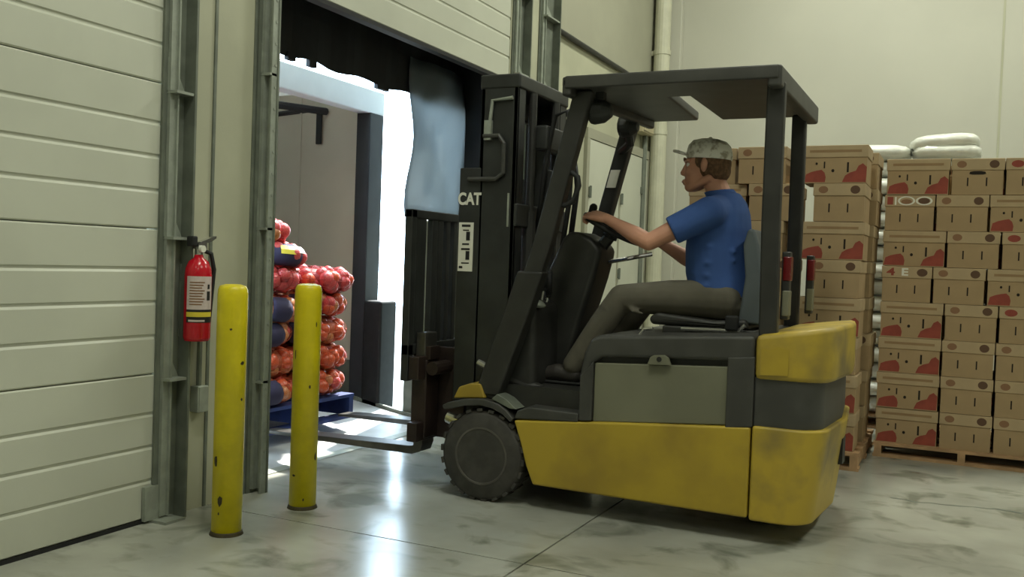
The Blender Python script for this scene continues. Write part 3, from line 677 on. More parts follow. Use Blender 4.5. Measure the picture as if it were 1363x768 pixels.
SHN, SHF = V(-1.10, 4.455, 1.45), V(-1.10, 4.845, 1.45)
# torso (under the shirt), neck
oval_loft(body, [(-1.035, 4.65, 0.97, 0.10, 0.15), (-1.04, 4.65, 1.08, 0.115, 0.155), (-1.07, 4.65, 1.22, 0.125, 0.16), (-1.085, 4.65, 1.36, 0.115, 0.17), (-1.085, 4.65, 1.45, 0.085, 0.15), (-1.08, 4.65, 1.51, 0.055, 0.07)])
cap(body, [V(-1.07, 4.65, 1.48), V(-1.13, 4.65, 1.61)], [0.062, 0.056])
# head: skull, face, jaw, nose, brows, lips, ears
H = V(-1.175, 4.65, 1.695)
def hp(x, y, z): return H + V(x, y, z)
body.ell(hp(0.012, 0, 0.025), (0.098, 0.076, 0.092), 20, 14)
body.ell(hp(-0.045, 0, -0.045), (0.060, 0.060, 0.085), 18, 12)
body.ell(hp(-0.075, 0, -0.108), (0.030, 0.034, 0.026), 14, 10)
cap(body, [hp(0.03, -0.050, -0.07), hp(-0.065, -0.026, -0.112)], [0.022, 0.020])
cap(body, [hp(0.03, 0.050, -0.07), hp(-0.065, 0.026, -0.112)], [0.022, 0.020])
cap(body, [hp(-0.098, 0, 0.005), hp(-0.117, 0, -0.038)], [0.010, 0.0135])
for s in (-1, 1):
    body.ell(hp(-0.110, 0.012 * s, -0.045), (0.011, 0.010, 0.009), 10, 8)
    cap(body, [hp(-0.100, 0.012 * s, 0.020), hp(-0.078, 0.050 * s, 0.022)], [0.011, 0.010])
    body.ell(hp(-0.070, 0.042 * s, -0.035), (0.026, 0.022, 0.022), 12, 8)
    ear = MB()
    body.ell(hp(0.008, 0.078 * s, -0.010), (0.018, 0.010, 0.032), 12, 9)
    body.ell(hp(0.014, 0.086 * s, 0.002), (0.016, 0.006, 0.022), 12, 9)
cap(body, [hp(-0.105, -0.020, -0.078), hp(-0.112, 0, -0.077), hp(-0.105, 0.020, -0.078)], [0.006, 0.008, 0.006], 8)
cap(body, [hp(-0.102, -0.018, -0.089), hp(-0.108, 0, -0.089), hp(-0.102, 0.018, -0.089)], [0.006, 0.009, 0.006], 8)
# arms and hands on the wheel
def rimpt(th):
    rad = math.cos(th) * SU + math.sin(th) * SNY
    tan = (-math.sin(th) * SU + math.cos(th) * SNY).normalized()
    return SWC + SR * rad, rad, tan
def arm_hand(mb, sh, el, th, thumb_dir):
    Pm, rad, tan = rimpt(th)
    top = (SN * 0.85 + (el - Pm).normalized() * 0.25).normalized()
    wr = Pm + (el - Pm).normalized() * 0.105 + SN * 0.034
    cap(mb, [sh, (sh + el) * 0.5, el], [0.056, 0.050, 0.041])
    fa = el + (wr - el) * 0.3
    cap(mb, [el, fa, el + (wr - el) * 0.75, wr], [0.041, 0.043, 0.030, 0.026])
    ax = (Pm + SN * 0.026 - wr).normalized()
    row = (tan - ax * tan.dot(ax)).normalized()
    nrm = ax.cross(row); nrm = nrm if nrm.dot(SN) > 0 else -nrm
    kn = [Pm + SN * 0.026 + row * (i - 1.5) * 0.0205 - ax * 0.012 * abs(i - 1.3) * 0.5 for i in range(4)]
    # palm: a flat block of four metacarpals
    for i in range(4):
        base = wr + ax * 0.012 + row * (i - 1.5) * 0.012
        cap(mb, [base, kn[i]], [0.0165, 0.0125], 10)
    mb.ell((wr + Pm + SN * 0.03) * 0.5 - nrm * 0.006, (0.034, 0.030, 0.016), 12, 8)
    # fingers curl over the rim and under it
    ln = [1.0, 1.08, 1.02, 0.84]
    if thumb_dir < 0: ln = ln[::-1]
    for i in range(4):
        k = kn[i]; L = ln[i]
        p1 = k + ax * 0.034 * L - nrm * 0.006
        p2 = p1 + ax * 0.006 - nrm * 0.026 * L
        p3 = p2 - ax * 0.020 * L - nrm * 0.006
        cap(mb, [k, p1, p2, p3], [0.0105, 0.0095, 0.0088, 0.0078], 10)
    # thumb leaves the side of the palm
    t0 = wr + ax * 0.030 + row * 0.022 * thumb_dir - nrm * 0.004
    t1 = t0 + ax * 0.026 + row * 0.026 * thumb_dir - nrm * 0.010
    t2 = t1 + ax * 0.026 + row * 0.004 * thumb_dir - nrm * 0.014
    t3 = t2 + ax * 0.018 - row * 0.006 * thumb_dir - nrm * 0.012
    cap(mb, [t0, t1, t2, t3], [0.0150, 0.0120, 0.0105, 0.0085], 10)
ELN, ELF = V(-1.37, 4.375, 1.30), V(-1.27, 4.94, 1.20)
arm_hand(body, SHN, ELN, math.radians(52), 1 if rimpt(math.radians(52))[2].y > 0 else -1)
arm_hand(body, SHF, ELF, math.radians(-112), 1)
bo = remeshed('body', body, 'skin', dr, 0.0042, 5)
# eyes, brows, hair, cap
for s in (-1, 1):
    e = obj('eye', MB().ell(hp(-0.0805, 0.031 * s, 0.000), (0.0125, 0.0125, 0.0110), 12, 8), 'eye', dr, smooth=True)
    obj('iris', MB().ell(hp(-0.0890, 0.032 * s, 0.000), (0.0055, 0.0060, 0.0060), 10, 6), 'iris', e, smooth=True)
    obj('eyebrow', MB().tube([hp(-0.108, 0.014 * s, 0.022), hp(-0.102, 0.034 * s, 0.030), hp(-0.082, 0.054 * s, 0.024)], [0.004, 0.006, 0.003], 8), 'hair', dr, smooth=True)
obj('lips', MB().tube([hp(-0.108, -0.020, -0.083), hp(-0.1175, 0, -0.082), hp(-0.108, 0.020, -0.083)], [0.002, 0.0045, 0.002], 8), 'lip', dr, smooth=True)
hair = MB()
hair.ell(hp(0.036, 0, 0.005), (0.088, 0.082, 0.092), 20, 14)
hair.ell(hp(0.060, 0, -0.030), (0.062, 0.074, 0.060), 18, 12)
for s in (-1, 1): hair.ell(hp(-0.020, 0.070 * s, 0.020), (0.022, 0.010, 0.040), 10, 8)
remeshed('hair', hair, 'hair', dr, 0.006, 3)
cp = MB(); n = 24
prof = [(1.0, 0.045), (1.02, 0.062), (1.0, 0.085), (0.93, 0.112), (0.74, 0.134), (0.40, 0.145), (0.05, 0.148)]
cp.loft([[hp(0.014 + 0.112 * k_ * math.cos(2*PI*j/n), 0.090 * k_ * math.sin(2*PI*j/n), z_ - 0.016 + 0.10 * (0.014 + 0.112 * k_ * math.cos(2*PI*j/n)) * -0.6) for j in range(n)] for k_, z_ in prof])
cpo = obj('cap', cp, 'cap', dr, smooth=True)
brim = []
for i in range(5):
    t_ = i / 4
    brim.append([hp(-0.085 - (0.085 * t_) * math.cos((j / 12 - 0.5) * 2.4), 0.078 * math.sin((j / 12 - 0.5) * 2.4) / math.sin(1.2), 0.050 + 0.018 * t_ - 0.012 * abs(j / 6 - 1) ** 2) for j in range(13)])
bm_ = MB().loft(brim, closed=False); bb = obj('brim', bm_, 'cap', cpo, smooth=True)
sd_ = bb.modifiers.new('t', 'SOLIDIFY'); sd_.thickness = 0.010
obj('button', MB().ell(hp(0.016, 0, 0.133), (0.010, 0.010, 0.006), 10, 6), 'cap', cpo)
# shirt with sleeves and collar
shm = MB()
oval_loft(shm, [(-1.045, 4.65, 1.000, 0.135, 0.185), (-1.065, 4.65, 1.06, 0.158, 0.198), (-1.085, 4.65, 1.16, 0.165, 0.195), (-1.095, 4.65, 1.28, 0.160, 0.196), (-1.095, 4.65, 1.38, 0.152, 0.196), (-1.08, 4.65, 1.455, 0.128, 0.180), (-1.068, 4.65, 1.51, 0.098, 0.128), (-1.072, 4.65, 1.548, 0.074, 0.082), (-1.075, 4.65, 1.558, 0.066, 0.070)], 24)
for sh, el in ((SHN, ELN), (SHF, ELF)):
    mid = sh + (el - sh) * 0.62
    cap(shm, [V(-1.085, sh.y + (4.65 - sh.y) * 0.5, 1.46), sh], [0.08, 0.078])
    shm.tube([sh, sh + (el - sh) * 0.35, mid], [0.078, 0.072, 0.070], 16)
    shm.ell(sh, (0.080, 0.078, 0.078), 16, 10)
# soft folds at the waist and under the arm
for k, (z, a) in enumerate(((1.06, 0.2), (1.10, -0.15), (1.15, 0.25), (1.21, -0.2), (1.29, 0.3))):
    cap(shm, [V(-1.21 + 0.01 * k, 4.50, z + a * 0.06), V(-1.10, 4.458, z), V(-0.98, 4.50, z - a * 0.08)], [0.006, 0.012, 0.006], 8)
so_ = remeshed('shirt', shm, 'shirt', dr, 0.007, 8)
col = MB()
col.loft([[(-1.082 + 0.072 * math.cos(a) - 0.012 * i, 4.65 + 0.072 * math.sin(a), 1.530 + 0.018 * i + 0.016 * math.cos(a) * (1 - i * 0.2)) for a in [2*PI*k/20 for k in range(20)]] for i in range(3)], cap=False)
co = obj('collar', col, 'shirt', dr, smooth=True); s_ = co.modifiers.new('t', 'SOLIDIFY'); s_.thickness = 0.008
# trousers, belt, shoes
tm = MB()
oval_loft(tm, [(-1.03, 4.65, 0.945, 0.12, 0.165), (-1.035, 4.65, 1.00, 0.150, 0.190), (-1.045, 4.65, 1.06, 0.138, 0.176)], 22)
LEGS = [(4.535, 4.455, 4.435), (4.765, 4.865, 4.885)]
for hy, ky, ay in LEGS:
    cap(tm, [V(-1.04, hy, 1.035), V(-1.28, (hy + ky) / 2, 1.035), V(-1.52, ky, 1.022)], [0.098, 0.088, 0.070], 16)
    cap(tm, [V(-1.52, ky, 1.022), V(-1.62, (ky * .6 + ay * .4), 0.88), V(-1.755, ay, 0.675)], [0.070, 0.066, 0.056], 16)
    for q in ((-1.44, 0.965, 0.012), (-1.58, 0.97, 0.012), (-1.70, 0.72, 0.010)):
        cap(tm, [V(q[0] - 0.03, ky - 0.05, q[1] + 0.02), V(q[0], ky - 0.062, q[1]), V(q[0] + 0.05, ky - 0.05, q[1] - 0.01)], [q[2] * .5, q[2], q[2] * .5], 8)
remeshed('trousers', tm, 'trouser', dr, 0.008, 7)
obj('belt', MB().loft([[(-1.043 + 0.147 * math.cos(2*PI*k/28), 4.65 + 0.186 * math.sin(2*PI*k/28), z) for k in range(28)] for z in (1.018, 1.050)], cap=False), 'shoe', dr, smooth=True)
for hy, ky, ay in LEGS:
    sm_ = MB()
    cap(sm_, [V(-1.755, ay, 0.68), V(-1.765, ay, 0.635)], [0.046, 0.042])
    cap(sm_, [V(-1.745, ay, 0.622), V(-1.84, ay, 0.630), V(-1.93, ay, 0.612)], [0.042, 0.046, 0.036])
    cap(sm_, [V(-1.74, ay, 0.598), V(-1.945, ay, 0.598)], [0.022, 0.022])
    sh_ = remeshed('shoe', sm_, 'shoe', dr, 0.006, 5)
    obj('sole', MB().prism([(-1.70, 0.576), (-1.70, 0.592), (-1.97, 0.592), (-1.975, 0.580), (-1.96, 0.576)], 'y', ay - 0.038, ay + 0.038), 'rubber', sh_, bevel=0.006)

# ================================================================ BOLLARDS, EXTINGUISHER
for i, y in enumerate((3.06, 3.565)):
    b = thing('bollard', ['yellow steel bollard nearer the camera, in front of the fire extinguisher', 'yellow steel bollard farther from the camera, in front of the onion sacks'][i], 'bollard', (-2.745, y, 0), 'bollards at the dock door')
    r = 0.062
    obj('post', MB().lathe([(0, 0.0), (r, 0.0), (r, 1.0), (r * 0.97, 1.025), (r * 0.86, 1.04), (r * 0.5, 1.047), (0, 1.048)], (-2.745, y, 0), 'z', 28), 'yellow', b, smooth=False)
    for p in b.children[0].data.polygons: p.use_smooth = abs(p.normal.z) < 0.9
    rg = random.Random(8 + i)
    for k in range(6):
        a = math.radians(rg.uniform(-110, 20)); z = [0.05, 0.15, 0.27, 0.56, 0.68, 0.86][k] + rg.uniform(-0.03, 0.05)
        hh = rg.choice((0.005, 0.008, 0.014, 0.024)); ww = rg.choice((0.06, 0.10, 0.20))
        cm = MB(); pts = []
        for q in range(7):
            t_ = 2 * PI * q / 7; aa = a + ww * math.cos(t_) * rg.uniform(0.6, 1.1); zz = z + hh * math.sin(t_) * rg.uniform(0.6, 1.2)
            pts.append((aa, zz))
        cm.loft([[(-2.745 + (r + e) * math.cos(aa), y + (r + e) * math.sin(aa), zz) for aa, zz in pts] for e in (-0.001, 0.0012)])
        obj('paint_chip', cm, 'chip', b)
    obj('base_ring', MB().lathe([(r, 0.0), (r + 0.008, 0.0), (r + 0.004, 0.012), (r, 0.016)], (-2.745, y, 0), 'z', 28), 'chip', b)
ex, ey, er = -3.042, 3.168, 0.058
fe = thing('fire_extinguisher', 'red fire extinguisher hung on the jamb beside the closed door', 'fire extinguisher', (ex, ey, 0.785))
obj('cylinder', MB().lathe([(0, 0.785), (er * 0.9, 0.785), (er, 0.80), (er, 1.075), (er * 0.94, 1.105), (er * 0.72, 1.135), (er * 0.38, 1.15), (er * 0.3, 1.165), (0, 1.165)], (ex, ey, 0), 'z', 28), 'red', fe, smooth=True)
def wrap(r0, a0, a1, z0, z1, n=16):
    m = MB(); A = [a0 + (a1 - a0) * k / n for k in range(n + 1)]
    pr = [(math.cos(a), math.sin(a)) for a in A]
    ring = [(ex + (r0 + 0.0015) * c, ey + (r0 + 0.0015) * s) for c, s in pr] + [(ex + (r0 - 0.001) * c, ey + (r0 - 0.001) * s) for c, s in pr[::-1]]
    return m.prism(ring, 'z', z0, z1)
A0, A1 = math.radians(-95), math.radians(25)
lb = obj('label', wrap(er, A0, A1, 0.925, 1.07), 'labelx', fe)
for k in range(9): obj('print_line', wrap(er + 0.001, A0 + 0.25, A0 + 1.15 + 0.1 * (k % 3), 0.945 + k * 0.012, 0.950 + k * 0.012, 6), 'pfaint', lb)
obj('pictogram', wrap(er + 0.001, A1 - 0.55, A1 - 0.25, 0.965, 1.005, 4), 'ink', lb)
obj('pictogram', wrap(er + 0.001, A1 - 0.5, A1 - 0.3, 1.015, 1.035, 4), 'ink', lb)
obj('black_band', wrap(er, A0, A1, 0.868, 0.925), 'ink', fe)
obj('yellow_band', wrap(er + 0.001, A0, A1, 0.893, 0.914), 'lyellow', fe)
obj('white_line', wrap(er + 0.001, A0 + 0.2, A1 - 0.7, 0.872, 0.880), 'labelx', fe)
obj('valve', MB().cyl((ex, ey, 1.16), (ex, ey, 1.20), 0.018, 12).box(ex - 0.018, ex + 0.018, ey - 0.02, ey + 0.03, 1.19, 1.215), 'chrome', fe)
obj('handle', MB().prism([(3.165, 1.205), (3.235, 1.225), (3.262, 1.24), (3.262, 1.25), (3.22, 1.238), (3.165, 1.22)], 'x', ex - 0.012, ex + 0.012), 'chrome', fe)
obj('grip', MB().box(ex - 0.02, ex + 0.02, 3.112, 3.142, 1.20, 1.245), 'ink', fe, bevel=0.006)
obj('gauge', MB().cyl((ex + 0.018, ey - 0.005, 1.19), (ex + 0.032, ey - 0.005, 1.19), 0.016, 12), 'white', fe)
obj('hose', MB().tube([(ex, ey + 0.02, 1.185), (ex + 0.02, ey + 0.055, 1.17), (ex + 0.02, ey + 0.075, 1.10), (ex + 0.01, ey + 0.07, 0.95), (ex, ey + 0.068, 0.82)], 0.010, 8), 'rubber', fe, smooth=True)
obj('wall_bracket', MB().box(XW, XW + 0.02, ey - 0.03, ey + 0.03, 0.80, 1.12).box(XW, ex, ey - 0.02, ey + 0.02, 1.08, 1.10), 'galvd', fe)

# ================================================================ PALLETS AND BOXES
def pallet(name, label, x0, x1, y0, y1, z0, z1, m, along='x', nb=6):
    p = thing(name, label, 'pallet', ((x0 + x1) / 2, (y0 + y1) / 2, z0))
    h = z1 - z0; t = min(0.02, h * 0.2)
    if along == 'x':     # stringers run along y, deck boards along x
        for k in range(3):
            xc = x0 + 0.03 + (x1 - x0 - 0.06) * k / 2
            obj('stringer', box(xc - 0.022, xc + 0.022, y0, y1, z0 + t, z1 - t), m, p)
        for k in range(nb):
            yy = y0 + (y1 - y0 - 0.10) * k / (nb - 1); obj('deck_board', box(x0, x1, yy, yy + 0.10, z1 - t, z1), m, p)
        for k in range(3):
            yy = y0 + (y1 - y0 - 0.10) * k / 2; obj('bottom_board', box(x0, x1, yy, yy + 0.10, z0, z0 + t), m, p)
    else:
        for k in range(3):
            yc = y0 + 0.03 + (y1 - y0 - 0.06) * k / 2
            obj('stringer', box(x0, x1, yc - 0.022, yc + 0.022, z0 + t, z1 - t), m, p)
        for k in range(nb):
            xx = x0 + (x1 - x0 - 0.10) * k / (nb - 1); obj('deck_board', box(xx, xx + 0.10, y0, y1, z1 - t, z1), m, p)
        for k in range(3):
            xx = x0 + (x1 - x0 - 0.10) * k / 2; obj('bottom_board', box(xx, xx + 0.10, y0, y1, z0, z0 + t), m, p)
    return p
def blob(cx, cz, pts, y=-0.0012):
    return MB().prism([(cx + a, cz + b) for a, b in pts], 'y', y, 0.001)
RH = 0.2306; LIDH = 0.074
PEP_L = [(-0.060, 0.0), (0.062, 0.0), (0.066, 0.03), (0.058, 0.058), (0.040, 0.075), (0.012, 0.070), (-0.020, 0.062), (-0.050, 0.048)]
PEP_R = [(-0.075, 0.0), (0.060, 0.0), (0.063, 0.09), (0.040, 0.112), (0.016, 0.098), (0.002, 0.068), (-0.030, 0.058), (-0.058, 0.04)]
def oval(rx, rz, n=16): return [(rx * math.cos(2*PI*k/n), rz * math.sin(2*PI*k/n)) for k in range(n)]
def ringm(cx, cz, ro, ri, zs, y0):
    m = MB(); n = 20
    a = [[(cx + r * math.cos(2*PI*k/n), y, cz + r * zs * math.sin(2*PI*k/n)) for k in range(n)] for r, y in ((ro, 0.001), (ro, y0), (ri, y0), (ri, 0.001))]
    return m.loft(a, cap=False)
def proto_box(kind):
    """carton built in local space: front face on y=0, base on z=0, centre x=0"""
    w, d = (0.376, 0.30) if kind == 'A' else (0.302, 0.376)
    r = thing('produce_box', 'proto', 'box', (0, 0, 0))
    h = RH - 0.002
    bd = MB().box(-w/2 + 0.006, w/2 - 0.006, 0.004, d - 0.006, 0, h - 0.01)
    obj('carton', bd, 'card', r, local=True)
    lid = obj('lid', MB().prism([(-w/2, h - LIDH), (w/2, h - LIDH), (w/2, h), (-w/2, h)], 'y', -0.002, d), 'cardlid', r, bevel=0.004, local=True)
    F = 0.002      # front of carton
    def pr(name, mb, m, par=None, dy=0.0):
        bmesh.ops.translate(mb.b, verts=mb.b.verts, vec=(0, dy, 0)); return obj(name, mb, m, par or r, local=True)
    bz = 0.006; FY = 0.0045
    LY = -0.0018
    if kind == 'A':
        pr('red_print', blob(-0.118, bz, PEP_L), 'pred', dy=FY)
        pr('red_print', blob(0.118, bz, PEP_R), 'pred', dy=FY)
        pr('slot', MB().box(0.068, 0.079, -0.002, 0.001, 0.065, 0.125), 'hole', dy=FY)
        pr('slot', MB().box(-0.066, -0.058, -0.002, 0.001, 0.090, 0.130), 'hole', dy=FY)
        pr('hole', blob(-0.012, 0.075, oval(0.009, 0.010, 10), -0.002), 'hole', dy=FY)
        pr('hole', blob(-0.108, 0.118, oval(0.007, 0.008, 10), -0.002), 'hole', dy=FY)
        pr('print_line', MB().box(-0.15, 0.15, -0.001, 0.001, h - 0.044, h - 0.028), 'pline', lid, LY)
    else:
        for x in (-0.055, 0.052): pr('slot', MB().box(x - 0.004, x + 0.004, -0.002, 0.001, 0.055, 0.108), 'hole', dy=FY)
        if kind == 'H':
            pr('hand_hole', blob(0.0, 0.137, [(-0.048, -0.006), (-0.03, -0.010), (0.03, -0.010), (0.048, -0.006), (0.044, 0.007), (0.02, 0.012), (-0.02, 0.012), (-0.044, 0.007)], -0.002), 'hole', dy=FY)
        if kind == 'P':
            pass
        if kind in ('B', 'H', 'P'):
            pr('seal_print', blob(-0.092, h - 0.037, oval(0.028, 0.022)), 'pfaint', lid, LY)
            s_ = pr('seal_print', blob(0.092, h - 0.037, oval(0.028, 0.025)), 'pdark', lid, LY)
        if kind == 'R':
            pr('red_seal', blob(-0.085, h - 0.037, oval(0.036, 0.022)), 'pred', lid, LY)
            pr('seal_print', blob(0.092, h - 0.037, oval(0.028, 0.025)), 'pdark', lid, LY)
        if kind == 'O':
            pr('red_bar', MB().box(-0.135, -0.100, -0.001, 0.001, h - 0.062, h - 0.012), 'pred', lid, LY)
            pr('white_stroke', MB().box(-0.090, -0.080, -0.0015, 0.001, h - 0.064, h - 0.012), 'white', lid, LY)
            pr('white_ring', ringm(-0.020, h - 0.037, 0.052, 0.040, 0.56, -0.0016), 'white', lid, LY)
            pr('white_ring', ringm(0.085, h - 0.037, 0.050, 0.038, 0.56, -0.0016), 'white', lid, LY)
            pr('dark_oval', blob(-0.020, h - 0.042, oval(0.032, 0.015)), 'pfaint', lid, LY)
            pr('dark_oval', blob(0.085, h - 0.037, oval(0.034, 0.019)), 'pdark', lid, LY)
        if kind == 'E':
            for tx, x, mm, sx in (('4', -0.095, 'pred', 1.5), ('E', -0.012, 'white', 1.3)):
                t_ = text_mesh(tx, 0.066, (x, -0.0028, h - 0.038), lid, mm, 'lettering', sx=sx, bold=0.002)
            pr('seal_print', blob(0.092, h - 0.037, oval(0.032, 0.025)), 'pdark', lid, LY)
    return r, w
PROTO = {}
def put(kind, x0, y, z, rz=0.0, jit=None):
    """a box whose left front corner stands at x0, y, z"""
    w = 0.376 if kind == 'A' else 0.302
    if kind not in PROTO:
        PROTO[kind] = proto_box(kind)[0]; o = PROTO[kind]
        o.location = (x0 + w / 2, y, z); o.rotation_euler = (0, 0, rz)
    else:
        o = dup(PROTO[kind], (x0 + w / 2, y, z), rz)
    return o, w
ORD = ['bottom', 'second', 'third', 'fourth', 'fifth', 'sixth', 'seventh', 'top']
KD = {'A': 'brown produce box with red pepper prints', 'B': 'brown box with two seals on its lid', 'H': 'brown produce box with a dark hand hole', 'P': 'plain brown produce box with faint seals', 'R': 'brown box with a red seal on its lid', 'O': 'brown box with white rings on its lid', 'E': 'brown produce box lettered 4E on its lid'}
pallet('wooden_pallet', 'low pale wooden pallet under the right stack of boxes', -0.49, 0.56, 6.60, 7.65, 0.0, 0.092, 'wood', 'x')
SY = 6.627; rb = random.Random(11)
rowsR = ['ABB', 'ABB', 'ABB', 'ABR', 'EBA', 'ABR', 'OPA', 'AHR']
for i, row in enumerate(rowsR):
    x = -0.485 + rb.uniform(-0.004, 0.004); z = 0.092 + i * RH + (0.0004 * i)
    for j, k in enumerate(row):
        dx = rb.uniform(0.004, 0.010)
        o, w = put(k, x, SY + rb.uniform(-0.004, 0.010), z, rb.uniform(-0.006, 0.006))
        if i == 7 and j == 1: o.location.z += 0.0
        x += w + dx
        o['label'] = '%s, %s row, %s, right stack' % (KD[k], ORD[i], ['left end', 'second from left', 'third from left'][j])
        o['category'] = 'box'; o['group'] = 'produce boxes in the right stack'
# second file of boxes behind them
for i in range(8):
    x = -0.480; z = 0.092 + i * RH + (0.0004 * i)
    for j, k in enumerate('BBA' if i % 2 else 'ABB'):
        o, w = put(k, x, SY + 0.42, z, 0); x += w + 0.008
        o['label'] = 'brown produce box, %s row, %s, hidden at the back of the right stack' % (ORD[i], ['left', 'middle', 'right'][j]); o['group'] = 'produce boxes in the right stack'
# centre stack behind the forklift
CY = 6.02
pallet('wooden_pallet', 'wooden pallet under the boxes behind the forklift', -1.72, -0.52, CY - 0.02, CY + 1.0, 0.0, 0.11, 'wood', 'x')
rowsC = ['BBA', 'BBA', 'ABB', 'BBA', 'ABB', 'BBA', 'ABB', 'BBA']
for i, row in enumerate(rowsC):
    x = -0.555 - sum(0.376 if k == 'A' else 0.302 for k in row) - 0.10 + rb.uniform(-0.008, 0.008)
    z = 0.11 + i * (RH + 0.0008)
    for j, k in enumerate(row):
        if j == len(row) - 1: x = -0.555 + rb.uniform(-0.012, 0.012) - (0.376 if k == 'A' else 0.302)
        o, w = put(k, x, CY + rb.uniform(-0.008, 0.008) + (0.05 if j == 0 else 0), z, rb.uniform(-0.008, 0.008))
        x += w + rb.uniform(0.006, 0.02)
        o['label'] = '%s, %s row, %s, behind forklift' % (KD[k], ORD[i], ['left end', 'middle', 'right end'][j])
        o['category'] = 'box'; o['group'] = 'produce boxes behind the forklift'
    for j in range(1):
        o, w = put('B', -0.555 - 0.302 + rb.uniform(-0.01, 0.02) + 0.02, CY + 0.41, z, 0)
        o['label'] = 'brown produce box, %s row, rear right corner of stack behind forklift' % ORD[i]; o['group'] = 'produce boxes behind the forklift'
# white sacks behind the gap
pallet('wooden_pallet', 'wooden pallet under the white sacks between the box stacks', -0.92, 0.1, 7.78, 8.6, 0.0, 0.11, 'wood', 'x')
rs = random.Random(5)
for i in range(17):
    for j in range(2):
        if i == 16 and j == 0: continue
        L_, W_, Hh = 0.50, 0.56, 0.1315
        m = MB(); n = 22; rings = []
        for a in range(9):
            ph = -PI/2 + PI * a / 8
            rings.append([( (L_/2) * (abs(math.cos(t)) ** 0.5) * (1 if math.cos(t) >= 0 else -1) * (math.cos(ph) ** 0.45 if abs(a-4) < 4 else 0.02) + rs.uniform(-0.008, 0.008),
                            (W_/2) * (abs(math.sin(t)) ** 0.5) * (1 if math.sin(t) >= 0 else -1) * (math.cos(ph) ** 0.45 if abs(a-4) < 4 else 0.02) + rs.uniform(-0.008, 0.008),
                            Hh/2 + Hh/2 * math.sin(ph)) for t in [2*PI*q/n for q in range(n)]])
        m.loft(rings)
        o = obj('plastic_sack', m, 'film', smooth=True, local=True)
        o.location = (-0.66 + 0.49 * j + rs.uniform(-0.02, 0.02), 8.06 + rs.uniform(-0.03, 0.03), 0.11 + i * 0.1305 - (0.055 if i == 16 else 0)); o.rotation_euler = (0, -0.07 if i == 16 else 0, rs.uniform(-0.05, 0.05))
        layer = ['bottom', 'second', 'third', 'fourth', 'fifth', 'sixth', 'seventh', 'eighth', 'ninth', 'tenth', 'eleventh', 'twelfth', 'thirteenth', 'fourteenth', 'fifteenth', 'sixteenth', 'topmost'][i]
        tag(o, 'white plastic sack, %s layer, %s column, seen between the two box stacks' % (layer, ['left', 'right'][j]), 'sack', 'white sacks behind the boxes')

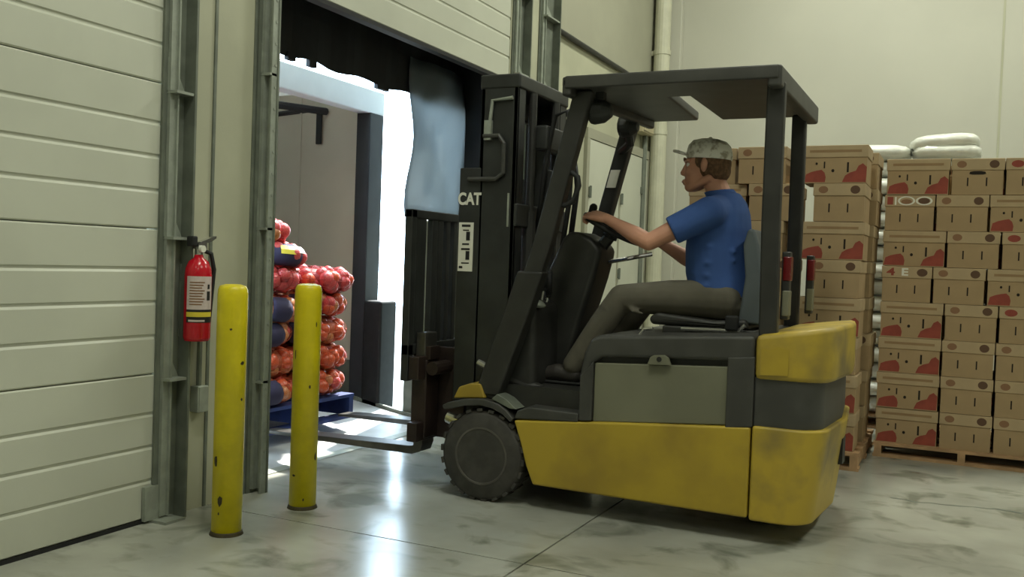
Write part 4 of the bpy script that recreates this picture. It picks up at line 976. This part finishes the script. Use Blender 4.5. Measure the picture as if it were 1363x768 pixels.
# ================================================================ ONION SACKS ON THE BLUE PALLET
PX = -3.60
pallet('blue_pallet', 'blue wooden pallet under the onion sacks at the fork tips', PX - 1.05, PX + 0.02, 4.16, 5.16, 0.127, 0.284, 'blue_pal', 'y')
onion_me = []
for k in range(3):
    t_ = bmesh.new(); bmesh.ops.create_uvsphere(t_, u_segments=12, v_segments=8, radius=1.0)
    for v in t_.verts:
        if v.co.z > 0.9: v.co.z *= 1.12
        v.co.x *= 1 + 0.03 * math.sin(5 * v.co.y + k)
    me = bpy.data.meshes.new('onion'); t_.to_mesh(me); t_.free()
    for p in me.polygons: p.use_smooth = True
    me.materials.append(M[['onion', 'onion2', 'onion3'][k]]); onion_me.append(me)
ro = random.Random(21)
def sack(loc, rx, ry, rz, hue, netm, band, label, n=30, tilt=0.0, ink=False):
    r = thing('onion_sack', label, 'sack', loc, 'onion sacks on the blue pallet')
    # inner core so that the sack is closed
    sup = lambda t: max(0.0, math.cos(t)) ** 0.5
    r.rotation_euler = (ro.uniform(-0.07, 0.07), ro.uniform(-0.07, 0.07), ro.uniform(-0.12, 0.12))
    core = MB().loft([[(rx * 0.88 * sup(t) * math.cos(2*PI*q/16) + 0.0001 * math.cos(2*PI*q/16), ry * 0.88 * sup(t) * math.sin(2*PI*q/16) + 0.0001 * math.sin(2*PI*q/16), rz + rz * 0.80 * math.sin(t)) for q in range(16)] for t in [PI * i / 8 - PI/2 for i in range(9)]])
    obj('core', core, 'net' if netm == 'net' else 'netb', r, local=True, smooth=True)
    pts = []
    g = PI * (3 - 5 ** 0.5)
    for i in range(n):
        zz = 1 - 2 * (i + 0.5) / n; rr = (1 - zz * zz) ** 0.25; a = g * i + ro.uniform(-0.25, 0.25)
        p = (rx * 0.84 * rr * math.cos(a), ry * 0.84 * rr * math.sin(a), rz + rz * 0.60 * zz)
        o = bpy.data.objects.new('onion', onion_me[hue if ro.random() < 0.72 else ro.randrange(3)]); C.objects.link(o)
        s = ro.uniform(0.038, 0.054); o.location = p; o.scale = (s, s, s * 0.92); o.rotation_euler = (ro.uniform(0, 6), ro.uniform(0, 6), ro.uniform(0, 6)); o.parent = r
    nm = MB()                                   # netting strands lying over the onions
    for k in range(18):
        a = PI * k / 9
        nm.tube([((rx * 1.03) * math.cos(a) * sup(t), (ry * 1.03) * math.sin(a) * sup(t), rz + rz * 1.03 * math.sin(t)) for t in [PI * q / 12 - PI/2 + 0.001 for q in range(13)]], 0.0014, 4)
    for k in range(1, 6):
        t = -PI/2 + PI * k / 6
        nm.tube([(rx * 1.03 * sup(t) * math.cos(a), ry * 1.03 * sup(t) * math.sin(a), rz + rz * 1.03 * math.sin(t)) for a in [2*PI*q/16 for q in range(17)]], 0.0014, 4)
    obj('netting', nm, netm, r, local=True)
    if band:
        bm = MB(); rows_ = []
        for i in range(7):
            t = -0.9 + 1.9 * i / 6
            rows_.append([((rx * 1.07) * sup(t) * math.cos(a), (ry * 1.07) * sup(t) * math.sin(a), rz + rz * 1.07 * math.sin(t)) for a in [math.radians(band[0] + (band[1] - band[0]) * q / 6) for q in range(7)]])
        bo_ = obj('printed_band', bm.loft(rows_, closed=False), 'navy', r, local=True, smooth=True)
        sx = bo_.modifiers.new('t', 'SOLIDIFY'); sx.thickness = 0.003
        if ink:
            for (t0, t1, a0, a1, mm, nm_) in ((0.1, 0.75, -38, -8, 'lyellow', 'yellow_patch'), (0.25, 0.8, -4, 22, 'white', 'white_patch')):
                q_ = MB().loft([[((rx * 1.09) * sup(t) * math.cos(a), (ry * 1.09) * sup(t) * math.sin(a), rz + rz * 1.09 * math.sin(t)) for a in [math.radians(a0 + (a1 - a0) * j / 4) for j in range(5)]] for t in (t0, (t0 + t1) / 2, t1)], closed=False)
                w_ = obj(nm_, q_, mm, bo_, local=True); sx = w_.modifiers.new('t', 'SOLIDIFY'); sx.thickness = 0.002
    tie = MB()
    for k in range(5):
        a = 2*PI*k/5; tie.tube([(0.012 * math.cos(a), ry * 0.98 + 0.0, rz), (0.03 * math.cos(a), ry * 0.98 + 0.05, rz + 0.03 * math.sin(a))], [0.010, 0.006], 6)
    obj('gathered_end', tie, netm, r, local=True)
    return r
LAY = ['bottom', 'second', 'third', 'fourth', 'fifth']
hues = [0, 0, 2, 2, 1]
for i in range(5):
    z = 0.284 + i * 0.165
    for j in range(2):
        if i == 4 and j == 0:
            pass
        y = 4.43 + 0.515 * j + ro.uniform(-0.03, 0.03) + 0.015 * i * j
        bx = PX - 0.20 + ro.uniform(-0.035, 0.035)
        band = None if (i, j) not in ((2, 0), (3, 0), (2, 1), (3, 1), (0, 0)) else (-30, 0) if j == 0 else (-88, -58)
        sack((bx, y, z), 0.235, 0.255, 0.083, hues[i] if j == 0 or i > 3 else [0, 0, 0, 2, 1][i], ['netb', 'netb', 'netb', 'net', 'net'][i], band,
             'mesh sack of onions, %s layer, %s end facing the forklift' % (LAY[i], ['near', 'far'][j]), n=40)
        if i in (2, 4):
            sack((bx - 0.48, y, z), 0.235, 0.255, 0.083, hues[i], 'net', None, 'mesh sack of onions, %s layer, %s end on the trailer side' % (LAY[i], ['near', 'far'][j]), n=24)
        else:
            sack((bx - 0.48, y, z), 0.235, 0.255, 0.083, hues[i], 'net', None, 'mesh sack of onions, %s layer, %s end on the trailer side' % (LAY[i], ['near', 'far'][j]), n=16)
sack((PX - 0.15, 4.50, 0.284 + 5 * 0.165 - 0.01), 0.20, 0.17, 0.075, 1, 'net', (-60, 10), 'red mesh onion sack with a navy, yellow and white band on top of the pile', n=30, ink=True)
sack((PX - 0.17, 4.42, 0.284 + 5 * 0.165 + 0.14), 0.15, 0.14, 0.066, 1, 'net', None, 'small pink red onion sack at the very top of the pile', n=20)
